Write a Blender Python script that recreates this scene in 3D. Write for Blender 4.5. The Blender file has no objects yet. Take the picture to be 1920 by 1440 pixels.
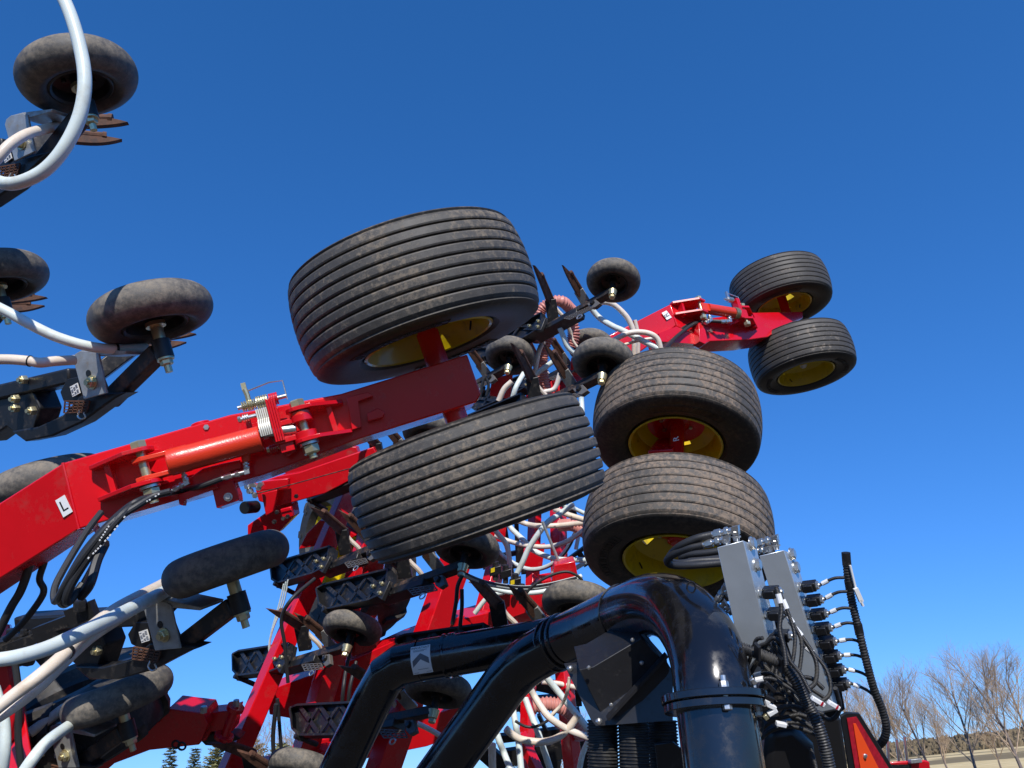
import bpy, bmesh, math, random
from mathutils import Vector, Matrix, noise
R = math.radians
V = Vector
random.seed(7)
sc = bpy.context.scene
# ------------------------------------------------------------------ camera
PITCH, ROLL, FOC, EYE = R(27.5), R(5.0), 1443.0, V((0, 0, 1.6))
_f = V((0, math.cos(PITCH), math.sin(PITCH)))
_r0 = V((1, 0, 0)); _u0 = V((0, -math.sin(PITCH), math.cos(PITCH)))
CR = _r0 * math.cos(ROLL) - _u0 * math.sin(ROLL)
CU = _r0 * math.sin(ROLL) + _u0 * math.cos(ROLL)
CF = _f
cam = bpy.data.objects.new('camera', bpy.data.cameras.new('camera'))
sc.collection.objects.link(cam)
cam.data.sensor_width = 36.0; cam.data.lens = 36.0 * FOC / 1920
cam.data.clip_start = 0.05; cam.data.clip_end = 6000
cam.matrix_world = Matrix(((CR.x, CU.x, -CF.x, EYE.x), (CR.y, CU.y, -CF.y, EYE.y), (CR.z, CU.z, -CF.z, EYE.z), (0, 0, 0, 1)))
sc.camera = cam
# ------------------------------------------------------------------ sky, sun, exposure
SUN = V((math.sin(R(8)) * math.cos(R(35)), -math.cos(R(8)) * math.cos(R(35)), math.sin(R(35))))
w = bpy.data.worlds.new('World'); sc.world = w; w.use_nodes = True
wn = w.node_tree; wn.nodes.clear()
sky = wn.nodes.new('ShaderNodeTexSky'); sky.sky_type = 'NISHITA'; sky.sun_disc = False
sky.sun_elevation = math.asin(SUN.z); sky.sun_rotation = math.atan2(SUN.x, SUN.y)
sky.air_density = 1.0; sky.dust_density = 0.0; sky.ozone_density = 4.0; sky.altitude = 300
bg = wn.nodes.new('ShaderNodeBackground'); bg.inputs[1].default_value = 0.115
ow = wn.nodes.new('ShaderNodeOutputWorld')
# clear cold-air sky: per-channel contrast of the phone picture (k * c^p), applied to the whole dome
sp_ = wn.nodes.new('ShaderNodeSeparateColor'); cb2 = wn.nodes.new('ShaderNodeCombineColor'); wn.links.new(sky.outputs[0], sp_.inputs[0])
for i_, (k_, p_) in enumerate(((.37, 1.0), (.669, .78), (1.30, .80))):
    a_ = wn.nodes.new('ShaderNodeMath'); a_.operation = 'POWER'; a_.inputs[1].default_value = p_; wn.links.new(sp_.outputs[i_], a_.inputs[0])
    b_ = wn.nodes.new('ShaderNodeMath'); b_.operation = 'MULTIPLY'; b_.inputs[1].default_value = k_ * .115 ** (p_ - 1); wn.links.new(a_.outputs[0], b_.inputs[0]); wn.links.new(b_.outputs[0], cb2.inputs[i_])
wn.links.new(cb2.outputs[0], bg.inputs[0]); wn.links.new(bg.outputs[0], ow.inputs[0])
sl = bpy.data.lights.new('sun', 'SUN'); sl.energy = 5.0; sl.angle = R(0.53); sl.color = (1, 0.955, 0.89)
so = bpy.data.objects.new('sun', sl); sc.collection.objects.link(so)
so.rotation_euler = SUN.to_track_quat('Z', 'Y').to_euler(); so.location = (0, -5, 12)
sc.view_settings.view_transform = 'Standard'; sc.view_settings.look = 'None'
sc.view_settings.exposure = 0.0; sc.view_settings.gamma = 1.0
sc.cycles.max_bounces = 6

# ------------------------------------------------------------------ helpers
def cw(x, y, z): return CR * x + CU * y + CF * z          # camera axes -> world direction
def P(px, py, d):                                          # place seen at px,py, d metres ahead of the eye
    return EYE + CR * ((px - 960) / FOC * d) + CU * ((720 - py) / FOC * d) + CF * d
class Frame:
    def __init__(s, o, X, Z):
        s.o = o; s.Z = Z.normalized(); X = X - s.Z * X.dot(s.Z); s.X = X.normalized(); s.Y = s.Z.cross(s.X)
        s.M = Matrix(((s.X.x, s.Y.x, s.Z.x, o.x), (s.X.y, s.Y.y, s.Z.y, o.y), (s.X.z, s.Y.z, s.Z.z, o.z), (0, 0, 0, 1)))
        s.I = s.M.inverted()
    def q(s, px, py, y=0.0):                               # local point on the plane local-y = y
        d = P(px, py, 1.0) - EYE
        t = ((s.o + s.Y * y) - EYE).dot(s.Y) / d.dot(s.Y)
        return s.I @ (EYE + d * t)
    def w(s, x, y, z): return s.o + s.X * x + s.Y * y + s.Z * z
def smooth(pts, n=6):
    pts = [V(p) for p in pts]
    if len(pts) < 3: return pts
    out = []
    for i in range(len(pts) - 1):
        p0 = pts[max(i - 1, 0)]; p1 = pts[i]; p2 = pts[i + 1]; p3 = pts[min(i + 2, len(pts) - 1)]
        if i == 0: p0 = p1 * 2 - p2
        if i == len(pts) - 2: p3 = p2 * 2 - p1
        for k in range(n):
            t = k / n
            out.append(0.5 * ((2 * p1) + (p2 - p0) * t + (2 * p0 - 5 * p1 + 4 * p2 - p3) * t * t + (3 * p1 - p0 - 3 * p2 + p3) * t ** 3))
    out.append(pts[-1]); return out
def resample(pts, step):
    out = [pts[0]]; acc = 0
    for a, b in zip(pts, pts[1:]):
        L = (b - a).length
        if L < 1e-9: continue
        t = step - acc
        while t <= L: out.append(a.lerp(b, t / L)); t += step
        acc = L - (t - step)
    return out
class MB:
    def __init__(s): s.v = []; s.f = []; s.uv = {}
    def add(s, vs, fs, uvs=None):
        b = len(s.v); s.v += [V(x) for x in vs]
        for k, f in enumerate(fs):
            if uvs: s.uv[len(s.f)] = uvs[k]
            s.f.append([i + b for i in f])
        return s
    def box(s, c, X, Y, Z, hx, hy, hz):
        X = V(X).normalized() * hx; Y = V(Y).normalized() * hy; Z = V(Z).normalized() * hz; c = V(c)
        vs = [c + X * a + Y * b + Z * d for a in (-1, 1) for b in (-1, 1) for d in (-1, 1)]
        return s.add(vs, [(0, 1, 3, 2), (4, 6, 7, 5), (0, 4, 5, 1), (2, 3, 7, 6), (0, 2, 6, 4), (1, 5, 7, 3)])
    def bar(s, a, b, up, w_, h):                           # box beam from a to b
        a = V(a); b = V(b); d = (b - a); L = d.length; d.normalize(); up = V(up); up = (up - d * up.dot(d)).normalized()
        return s.box((a + b) / 2, d, d.cross(up), up, L / 2, w_ / 2, h / 2)
    def prism(s, poly, off):                               # poly of 3-d points, extruded by off
        n = len(poly); poly = [V(p) for p in poly]; off = V(off)
        return s.add(poly + [p + off for p in poly], [list(range(n)), list(range(2 * n - 1, n - 1, -1))] + [(i, (i + 1) % n, n + (i + 1) % n, n + i) for i in range(n)])
    def tube(s, pts, r, seg=10, caps=True, corr=0, depth=0.8):
        pts = [V(p) for p in pts]
        if corr:
            pts = resample(pts, corr / 4)
        n = len(pts)
        if n < 2: return s
        rad = r if callable(r) else (lambda t: r)
        T = []
        for i in range(n):
            d = pts[min(i + 1, n - 1)] - pts[max(i - 1, 0)]
            T.append(d.normalized() if d.length > 1e-9 else V((0, 0, 1)))
        u = T[0].orthogonal().normalized(); vs = []; fs = []; uvs = []; L = 0; Ls = []
        for i in range(n):
            u = (u - T[i] * u.dot(T[i])).normalized(); v = T[i].cross(u)
            if i: L += (pts[i] - pts[i - 1]).length
            Ls.append(L)
            rr = rad(i / (n - 1))
            if corr and i % 4 in (0, 3): rr *= depth
            for k in range(seg):
                a = 2 * math.pi * k / seg
                vs.append(pts[i] + (u * math.cos(a) + v * math.sin(a)) * rr)
        for i in range(n - 1):
            for k in range(seg):
                k2 = (k + 1) % seg
                fs.append((i * seg + k, i * seg + k2, (i + 1) * seg + k2, (i + 1) * seg + k))
                uvs.append([(k / seg, Ls[i]), ((k + 1) / seg, Ls[i]), ((k + 1) / seg, Ls[i + 1]), (k / seg, Ls[i + 1])])
        s.add(vs, fs, uvs)
        if caps:
            b = len(s.v) - len(vs)
            s.f.append([b + k for k in range(seg)][::-1]); s.f.append([b + (n - 1) * seg + k for k in range(seg)])
        return s
    def cyl(s, a, b, r, seg=16, r2=None):
        r2 = r if r2 is None else r2
        return s.tube([a, b], lambda t: r + (r2 - r) * t, seg)
    def hexa(s, c, ax, r, h):
        c = V(c); ax = V(ax).normalized()
        return s.tube([c, c + ax * h * .82, c + ax * h], lambda t: r if t < .9 else r * .86, 6)
    def lathe(s, prof, seg, o=(0, 0, 0), ax=(0, 0, 1), closed=False, skip=None):
        o = V(o); ax = V(ax).normalized(); u = ax.orthogonal().normalized()
        if ax == V((0, 0, 1)): u = V((1, 0, 0))
        v = ax.cross(u); m = len(prof); vs = []; fs = []; uvs = []
        for k in range(seg):
            a = 2 * math.pi * k / seg; e = u * math.cos(a) + v * math.sin(a)
            for r, z in prof: vs.append(o + e * r + ax * z)
        for k in range(seg):
            k2 = (k + 1) % seg
            for i in range(m if closed else m - 1):
                if skip and skip(k, i): continue
                j = (i + 1) % m
                fs.append((k * m + i, k2 * m + i, k2 * m + j, k * m + j))
                uvs.append([(k / seg, i / m), ((k + 1) / seg, i / m), ((k + 1) / seg, (i + 1) / m), (k / seg, (i + 1) / m)])
        return s.add(vs, fs, uvs)
    def mesh(s, name, M=None, sharp=32):
        me = bpy.data.meshes.new(name)
        vs = [M @ v for v in s.v] if M else s.v
        me.from_pydata([tuple(v) for v in vs], [], s.f)
        if s.uv:
            ul = me.uv_layers.new(name='UVMap').data
            for p in me.polygons:
                u = s.uv.get(p.index)
                if u:
                    for k, li in enumerate(p.loop_indices): ul[li].uv = u[k]
        bm = bmesh.new(); bm.from_mesh(me); bmesh.ops.recalc_face_normals(bm, faces=bm.faces); bm.to_mesh(me); bm.free()
        me.shade_smooth(); me.set_sharp_from_angle(angle=R(sharp))
        return me
WM = {}
def link(o): sc.collection.objects.link(o)
def thing(name, label, cat, M, group=None, kind=None):
    if isinstance(M, Frame): M = M.M
    if isinstance(M, V.__class__) or isinstance(M, Vector): M = Matrix.Translation(M)
    o = bpy.data.objects.new(name, None); link(o); o.matrix_world = M; o.empty_display_size = .05
    o['label'] = label; o['category'] = cat
    if group: o['group'] = group
    WM[o.name] = M.copy(); return o
def part(par, name, mb, mat, world=False, label=None, bevel=0, kind=None, M=None, sharp=32):
    """one mesh under par; vertices given in par's local frame, or in world space"""
    PM = WM[par.name]
    if isinstance(mb, MB): me = mb.mesh(name, PM.inverted() if world else None, sharp)
    else: me = mb
    if mat and not me.materials: me.materials.append(mat)
    o = bpy.data.objects.new(name, me); link(o); o.parent = par
    if M is not None: o.matrix_local = M
    WM[o.name] = PM @ (M if M is not None else Matrix.Identity(4))
    if label: o['label'] = label
    if kind: o['kind'] = kind
    if bevel:
        b = o.modifiers.new('bevel', 'BEVEL'); b.width = bevel; b.segments = 2; b.limit_method = 'ANGLE'; b.angle_limit = R(40); b.harden_normals = False
    return o
def single(name, mb, mat, label=None, cat=None, group=None, kind=None, bevel=0, sharp=32):
    c = V((0, 0, 0))
    for v in mb.v: c += v
    c /= max(len(mb.v), 1)
    me = mb.mesh(name, Matrix.Translation(-c), sharp); me.materials.append(mat)
    o = bpy.data.objects.new(name, me); link(o); o.location = c
    WM[o.name] = Matrix.Translation(c)
    if label: o['label'] = label
    if cat: o['category'] = cat
    if group: o['group'] = group
    if kind: o['kind'] = kind
    if bevel:
        b = o.modifiers.new('bevel', 'BEVEL'); b.width = bevel; b.segments = 2; b.limit_method = 'ANGLE'; b.angle_limit = R(40)
    return o
def copy_tree(o, M=None, parent=None):
    c = o.copy(); link(c)
    if parent: c.parent = parent; c.matrix_parent_inverse = o.matrix_parent_inverse.copy()
    if M is not None: c.matrix_world = M; WM[c.name] = M.copy()
    else: WM[c.name] = WM[parent.name]
    for ch in o.children: copy_tree(ch, None, c)
    return c
def text_mb(s, c, X, Y, size, depth=.0006):
    cu = bpy.data.curves.new('t', 'FONT'); cu.body = s; cu.size = size; cu.extrude = depth; cu.align_x = 'CENTER'; cu.align_y = 'CENTER'; cu.resolution_u = 2
    o = bpy.data.objects.new('t', cu); link(o); dg = bpy.context.evaluated_depsgraph_get()
    me = o.evaluated_get(dg).to_mesh(); X = V(X).normalized(); Y = V(Y).normalized(); Z = X.cross(Y)
    vs = [V(c) + X * v.co.x + Y * v.co.y + Z * v.co.z for v in me.vertices]; fs = [list(p.vertices) for p in me.polygons]
    m = MB(); m.add(vs, fs); o.to_mesh_clear if False else None
    bpy.data.objects.remove(o); bpy.data.curves.remove(cu); return m

# ------------------------------------------------------------------ materials
def mat(name, col, rough=.5, metal=0, coat=0, bump=0, bscale=60, var=0, vscale=8, dirt=None, dscale=14, dthr=.55, spec=.5, dsoft=.12, dbump=0):
    m = bpy.data.materials.new(name); m.use_nodes = True; nt = m.node_tree; b = nt.nodes['Principled BSDF']
    b.inputs['Roughness'].default_value = rough; b.inputs['Metallic'].default_value = metal
    b.inputs['Coat Weight'].default_value = coat; b.inputs['Coat Roughness'].default_value = .06
    b.inputs['Specular IOR Level'].default_value = spec
    b.inputs['Base Color'].default_value = (*col, 1)
    N = nt.nodes.new; Lk = nt.links.new
    tc = N('ShaderNodeTexCoord'); cur = None
    if var:
        n = N('ShaderNodeTexNoise'); n.inputs['Scale'].default_value = vscale; n.inputs['Detail'].default_value = 6; Lk(tc.outputs['Object'], n.inputs['Vector'])
        mp = N('ShaderNodeMapRange'); mp.inputs[1].default_value = .3; mp.inputs[2].default_value = .7; mp.inputs[3].default_value = 1 - var; mp.inputs[4].default_value = 1 + var
        Lk(n.outputs[0], mp.inputs[0])
        mx = N('ShaderNodeMix'); mx.data_type = 'RGBA'; mx.blend_type = 'MULTIPLY'; mx.inputs[0].default_value = 1
        mx.inputs[6].default_value = (*col, 1); Lk(mp.outputs[0], mx.inputs[7]); cur = mx.outputs[2]; Lk(cur, b.inputs['Base Color'])
    if dirt:
        n = N('ShaderNodeTexNoise'); n.inputs['Scale'].default_value = dscale; n.inputs['Detail'].default_value = 10; n.inputs['Roughness'].default_value = .72
        Lk(tc.outputs['Object'], n.inputs['Vector'])
        mp = N('ShaderNodeMapRange'); mp.inputs[1].default_value = dthr - dsoft; mp.inputs[2].default_value = dthr + dsoft; Lk(n.outputs[0], mp.inputs[0])
        mx = N('ShaderNodeMix'); mx.data_type = 'RGBA'; Lk(mp.outputs[0], mx.inputs[0])
        if cur: Lk(cur, mx.inputs[6])
        else: mx.inputs[6].default_value = (*col, 1)
        mx.inputs[7].default_value = (*dirt, 1); cur = mx.outputs[2]; Lk(cur, b.inputs['Base Color'])
        rm = N('ShaderNodeMapRange'); rm.inputs[3].default_value = rough; rm.inputs[4].default_value = max(rough, .85); Lk(mp.outputs[0], rm.inputs[0]); Lk(rm.outputs[0], b.inputs['Roughness'])
    if bump:
        n = N('ShaderNodeTexNoise'); n.inputs['Scale'].default_value = bscale; n.inputs['Detail'].default_value = 5; Lk(tc.outputs['Object'], n.inputs['Vector'])
        bp = N('ShaderNodeBump'); bp.inputs['Strength'].default_value = bump; bp.inputs['Distance'].default_value = .004; Lk(n.outputs[0], bp.inputs['Height']); Lk(bp.outputs[0], b.inputs['Normal'])
    return m
RED = mat('red_paint', (.62, .003, .009), .26, coat=.35, bump=.05, bscale=45, var=.06, vscale=5, dirt=(.34, .05, .035), dscale=7, dthr=.70, dsoft=.14)
RED_D = mat('red_paint_dusty', (.56, .004, .012), .34, coat=.3, bump=.08, bscale=60, var=.08, dirt=(.28, .09, .06), dscale=11, dthr=.68)
ORANGE = mat('orange_primer', (.70, .040, .012), .3, coat=.35, bump=.22, bscale=170, var=.05)
def rubber(name, dust, thr, dscale, soft=.1, base=.022, stretch=None, big=2.2, rs=None):
    m = bpy.data.materials.new(name); m.use_nodes = True; nt = m.node_tree; b = nt.nodes['Principled BSDF']; N = nt.nodes.new; Lk = nt.links.new
    b.inputs['Specular IOR Level'].default_value = .38; tc = N('ShaderNodeTexCoord')
    def noi(sc_, det, ro=.6):
        n = N('ShaderNodeTexNoise'); n.inputs['Scale'].default_value = sc_; n.inputs['Detail'].default_value = det; n.inputs['Roughness'].default_value = ro; Lk(tc.outputs['Object'], n.inputs['Vector']); return n.outputs[0]
    def mr(x, a_, b_, c_, d_):
        q_ = N('ShaderNodeMapRange'); Lk(x, q_.inputs[0])
        for i_, v_ in enumerate((a_, b_, c_, d_)): q_.inputs[i_ + 1].default_value = v_
        return q_.outputs[0]
    def mth(op, x, y):
        q_ = N('ShaderNodeMath'); q_.operation = op
        for i_, v_ in enumerate((x, y)):
            if isinstance(v_, (int, float)): q_.inputs[i_].default_value = v_
            else: Lk(v_, q_.inputs[i_])
        return q_.outputs[0]
    fine = noi(dscale, 12, .75); large = noi(big, 3); speck = noi(dscale * 5, 6, .7)
    shift = mr(large, .35, .65, thr + .07, thr - .07)
    f1 = mr(mth('SUBTRACT', fine, shift), -soft, soft, 0, 1)
    f2 = mr(speck, .56, .66, 0, .55)
    fac = mth('MINIMUM', mth('ADD', f1, mth('MULTIPLY', f2, mr(large, .4, .6, .3, 1))), 1.0)
    film = mr(noi(dscale * .6, 5), .3, .7, .8, 1.25)
    if rs:                                                 # running surface worn and dusty; side walls also darkened to deepen their shade
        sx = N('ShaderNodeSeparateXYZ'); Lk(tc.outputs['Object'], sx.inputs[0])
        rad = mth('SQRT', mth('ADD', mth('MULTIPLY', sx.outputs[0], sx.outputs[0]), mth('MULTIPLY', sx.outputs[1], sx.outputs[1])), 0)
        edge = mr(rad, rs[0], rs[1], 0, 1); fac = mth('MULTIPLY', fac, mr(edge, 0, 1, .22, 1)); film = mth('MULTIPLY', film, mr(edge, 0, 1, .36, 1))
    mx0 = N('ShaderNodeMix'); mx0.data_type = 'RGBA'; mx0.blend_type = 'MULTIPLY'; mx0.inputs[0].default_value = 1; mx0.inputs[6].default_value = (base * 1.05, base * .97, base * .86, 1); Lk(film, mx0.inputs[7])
    mx = N('ShaderNodeMix'); mx.data_type = 'RGBA'; Lk(fac, mx.inputs[0]); Lk(mx0.outputs[2], mx.inputs[6]); mx.inputs[7].default_value = (*dust, 1); Lk(mx.outputs[2], b.inputs['Base Color'])
    Lk(mr(fac, 0, 1, .56, .92), b.inputs['Roughness'])
    bp = N('ShaderNodeBump'); bp.inputs['Strength'].default_value = .35; bp.inputs['Distance'].default_value = .003; Lk(mth('ADD', fine, speck), bp.inputs['Height']); Lk(bp.outputs[0], b.inputs['Normal'])
    return m
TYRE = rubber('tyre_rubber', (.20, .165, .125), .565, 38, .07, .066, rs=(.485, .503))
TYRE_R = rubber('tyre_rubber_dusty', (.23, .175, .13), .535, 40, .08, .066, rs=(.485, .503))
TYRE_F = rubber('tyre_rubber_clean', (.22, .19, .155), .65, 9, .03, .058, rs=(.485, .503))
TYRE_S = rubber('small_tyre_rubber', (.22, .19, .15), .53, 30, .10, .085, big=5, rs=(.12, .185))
TYRE_K = rubber('lug_tyre_rubber', (.12, .1, .08), .62, 8, .10, .026)
YEL = mat('yellow_rim', (.56, .43, .004), .34, coat=.25, var=.08, dirt=(.20, .15, .04), dscale=12, dthr=.66)
BLK = mat('black_gloss_paint', (.006, .006, .007), .16, coat=.6, bump=.03, bscale=30, dirt=(.022, .020, .019), dscale=9, dthr=.68, dsoft=.2)
BLKS = mat('black_satin', (.012, .012, .013), .42, bump=.1, bscale=90, var=.15, dirt=(.11, .09, .07), dscale=18, dthr=.66)
BLKM = mat('black_matt_paint', (.016, .016, .018), .38, bump=.12, bscale=60, var=.2, vscale=9, dirt=(.04, .037, .034), dscale=30, dthr=.68)
BLKP = mat('black_plastic', (.010, .010, .011), .38, bump=.05)
RIMB = mat('black_small_rim', (.010, .010, .010), .5, dirt=(.06, .045, .035), dscale=25, dthr=.6)
RUST = mat('rusty_steel', (.05, .022, .014), .75, bump=.4, bscale=70, dirt=(.15, .065, .035), dscale=22, dthr=.5)
RUSTB = mat('worn_bar', (.018, .017, .017), .5, bump=.2, bscale=90, dirt=(.20, .11, .06), dscale=17, dthr=.60)
ZINC = mat('zinc', (.62, .61, .58), .34, metal=.9, bump=.1, bscale=120, var=.1)
ZINCY = mat('yellow_zinc', (.62, .55, .33), .34, metal=.8, bump=.1, bscale=150, var=.1)
DPLATE = mat('dull_steel_plate', (.16, .16, .16), .55, metal=.4, bump=.2, bscale=80, dirt=(.12, .08, .05), dscale=20, dthr=.55)
STOPM = mat('pale_stop_plate', (.74, .71, .60), .4, metal=.25)
GALV = mat('galvanised_plate', (.42, .43, .42), .48, metal=.55, bump=.2, bscale=80, var=.2, vscale=22, dirt=(.30, .25, .19), dscale=20, dthr=.62)
ALU = mat('aluminium_block', (.50, .55, .59), .34, metal=.65, bump=.05, bscale=200, var=.07, vscale=12)
def hose_mat(name, col, stripe=None, u0=.05, u1=.14):
    m = mat(name, col, .36, var=.1, vscale=7, dirt=tuple(c * k for c, k in zip(col, (.62, .52, .42))), dscale=5, dthr=.66, dsoft=.12); nt = m.node_tree; b = nt.nodes['Principled BSDF']
    b.inputs['Subsurface Weight'].default_value = .25; b.inputs['Subsurface Radius'].default_value = (.02, .018, .014); b.inputs['Subsurface Scale'].default_value = .4
    if stripe:
        src = b.inputs['Base Color'].links[0].from_socket
        uv = nt.nodes.new('ShaderNodeUVMap'); sp = nt.nodes.new('ShaderNodeSeparateXYZ'); nt.links.new(uv.outputs[0], sp.inputs[0])
        a = nt.nodes.new('ShaderNodeMath'); a.operation = 'GREATER_THAN'; a.inputs[1].default_value = u0
        c = nt.nodes.new('ShaderNodeMath'); c.operation = 'LESS_THAN'; c.inputs[1].default_value = u1
        mu = nt.nodes.new('ShaderNodeMath'); mu.operation = 'MULTIPLY'
        nt.links.new(sp.outputs[0], a.inputs[0]); nt.links.new(sp.outputs[0], c.inputs[0]); nt.links.new(a.outputs[0], mu.inputs[0]); nt.links.new(c.outputs[0], mu.inputs[1])
        mx = nt.nodes.new('ShaderNodeMix'); mx.data_type = 'RGBA'; nt.links.new(mu.outputs[0], mx.inputs[0]); nt.links.new(src, mx.inputs[6]); mx.inputs[7].default_value = (*stripe, 1)
        nt.links.new(mx.outputs[2], b.inputs['Base Color'])
    return m
HOSE_W = hose_mat('pale_blue_hose', (.64, .71, .67))
HOSE_C = hose_mat('cream_hose', (.72, .62, .50))
HOSE_R = hose_mat('red_striped_hose', (.74, .66, .56), (.62, .02, .03), .0, .22)
HOSE_K = hose_mat('black_striped_hose', (.55, .60, .58), (.01, .01, .012), .0, .17)
CORR_P = mat('pink_ribbed_hose', (.55, .22, .18), .45, var=.15)
CORR_B = mat('black_ribbed_hose', (.016, .016, .017), .45, dirt=(.07, .065, .055), dscale=20, dthr=.6)
HYD = mat('hydraulic_hose', (.022, .022, .023), .5, bump=.15, bscale=200)
WHITE = mat('white_label', (.78, .78, .76), .4)
INK = mat('black_ink', (.012, .012, .012), .4)
INKG = mat('grey_ink', (.12, .13, .15), .4)
WPL = mat('white_plastic', (.74, .73, .69), .4)
YLAB = mat('yellow_tag', (.75, .55, .01), .4)
REFR = mat('red_reflective', (.42, .008, .022), .3, coat=.5, var=.25, vscale=60)
FLUO = mat('fluorescent_orange', (.95, .085, .012), .4, var=.04)
BARK = mat('bare_bark', (.17, .135, .115), .85, var=.25, vscale=3)
TWIG = mat('bare_twigs', (.38, .275, .18), .85, var=.2, vscale=2)

# ------------------------------------------------------------------ directions of the folded machine
NL = cw(-.33, .937, .12).normalized()      # wheel axes of the near-left wing
NR = cw(.14, .75, .65).normalized()        # wheel axes of the far-right wing
NF = cw(-.126, .897, .423).normalized()    # axes of the far caster pair
XL = cw(1, .41, -.43); XR = cw(.70, .32, -.64)

# ------------------------------------------------------------------ big ribbed wheels
def rib_profile(Rr, W, n, gd, gfrac):
    """closed tyre section, crown ribs cut by n-1 grooves"""
    hw = W / 2; pr = []
    crown = lambda z: Rr - .022 * (abs(z) / (hw * .86)) ** 2.2
    te = hw * .86; pitch = 2 * te / n; g = pitch * gfrac
    pr += [(Rr * .53, -hw * .62), (Rr * .545, -hw * .80), (Rr * .60, -hw * .93), (Rr * .70, -hw * 1.0), (Rr * .80, -hw * 1.01), (Rr * .88, -hw * .985), (Rr * .925, -hw * .95), (Rr * .945, -hw * .915)]
    pr += [(crown(te) - .012, -te - .004)]
    for i in range(n):
        a = -te + i * pitch; b = a + pitch
        a2 = a + (g / 2 if i else .004); b2 = b - (g / 2 if i < n - 1 else .004)
        pr += [(crown(a2) - .003, a2), (crown(a2 + .006), a2 + .006), (crown((a2 + b2) / 2), (a2 + b2) / 2), (crown(b2 - .006), b2 - .006), (crown(b2) - .003, b2)]
        if i < n - 1: pr += [(crown(b) - gd, b2 + .003), (crown(b) - gd, b + g / 2 - .003)]
    pr += [(crown(te) - .012, te + .004)]
    pr += [(Rr * .945, hw * .915), (Rr * .925, hw * .95), (Rr * .88, hw * .985), (Rr * .80, hw * 1.01), (Rr * .70, hw * 1.0), (Rr * .60, hw * .93), (Rr * .545, hw * .80), (Rr * .53, hw * .62)]
    return pr
def tyre_mesh(Rr, W, n, gd, gf, mt, marks=True):
    m = MB(); m.lathe(rib_profile(Rr, W, n, gd, gf), 128, closed=False)
    hw = W / 2
    if marks:                                              # raised maker's panel and letters on both walls
        rnd = random.Random(3)
        for sgn in (-1, 1):
            for a0, a1 in ((.2, 1.3), (3.3, 4.4)):
                path = []
                rr0, rr1 = Rr * .70, Rr * .80
                for k in range(15): a = a0 + (a1 - a0) * k / 14; path.append((rr1 * math.cos(a), rr1 * math.sin(a), sgn * hw * 1.012))
                for k in range(15): a = a1 + (a0 - a1) * k / 14; path.append((rr0 * math.cos(a), rr0 * math.sin(a), sgn * hw * 1.003))
                path.append(path[0]); m.tube(path, .0022, 4, caps=False)
                a = a0 + .06
                while a < a1 - .08:
                    wd = rnd.choice((.028, .04, .05))
                    for q in range(rnd.choice((2, 3))):
                        aa = a + wd * q / 2.2; c = V((Rr * .75 * math.cos(aa), Rr * .75 * math.sin(aa), sgn * hw * 1.008)); e = V((math.cos(aa), math.sin(aa), 0))
                        m.bar(c - e * .017, c + e * .017, (0, 0, 1), .005, .006)
                    a += wd + .03
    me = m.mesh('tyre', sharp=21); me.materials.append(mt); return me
def rim_mesh():
    m = MB()
    pr = [(.285, -.178), (.292, -.190), (.284, -.196), (.276, -.190), (.268, -.160), (.255, -.125), (.245, -.06), (.205, -.035), (.150, .0), (.105, .022), (.078, .026)]
    prf = pr + [(.078, .034), (.105, .030), (.150, .008), (.205, -.027), (.240, -.050), (.250, .06), (.262, .125), (.272, .16), (.284, .196), (.292, .190), (.285, .178)]
    hole = lambda k, i: (i in (7, 13)) and (k % 48 in range(8))
    m.lathe(prf, 96, skip=hole)
    me = m.mesh('wheel', sharp=30); me.materials.append(YEL); return me
RIM = rim_mesh()
TY1 = tyre_mesh(.53, .43, 8, .024, .20, TYRE)
TY3 = tyre_mesh(.53, .42, 7, .018, .11, TYRE_R)
TY5 = tyre_mesh(.53, .43, 7, .020, .15, TYRE_F)
def big_wheel(par, c, n, tyre, spin=0, red_disc=False, hublen=.12, label=None):
    PM = WM[par.name]
    fr = Frame(c, cw(1, 0, 0), n); M = PM.inverted() @ fr.M @ Matrix.Rotation(spin, 4, 'Z')
    wh = part(par, 'wheel', RIM, None, M=M, label=label)
    part(wh, 'tyre', tyre, None)
    m = MB(); m.lathe([(.0, -.075), (.030, -.075), (.036, -.065), (.050, -.06), (.055, -.01), (.095, .0), (.12, .012), (.12, .05), (.06, .06), (.05, .12), (0, .12)], 24)
    if red_disc: m.lathe([(.09, .004), (.175, -.012), (.18, -.02), (.09, -.006)], 40, closed=True)
    part(wh, 'hub', m, RED)
    m = MB()
    for k in range(6):
        a = k * math.pi / 3 + .3; m.hexa((.098 * math.cos(a), .098 * math.sin(a), .0), (0, 0, -1), .013, .02)
    part(wh, 'lug_nuts', m, ZINC)
    m = MB(); m.cyl((.245, 0, -.13), (.225, 0, -.17), .005, 8); part(wh, 'valve_stem', m, BLKP)
    return wh

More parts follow.
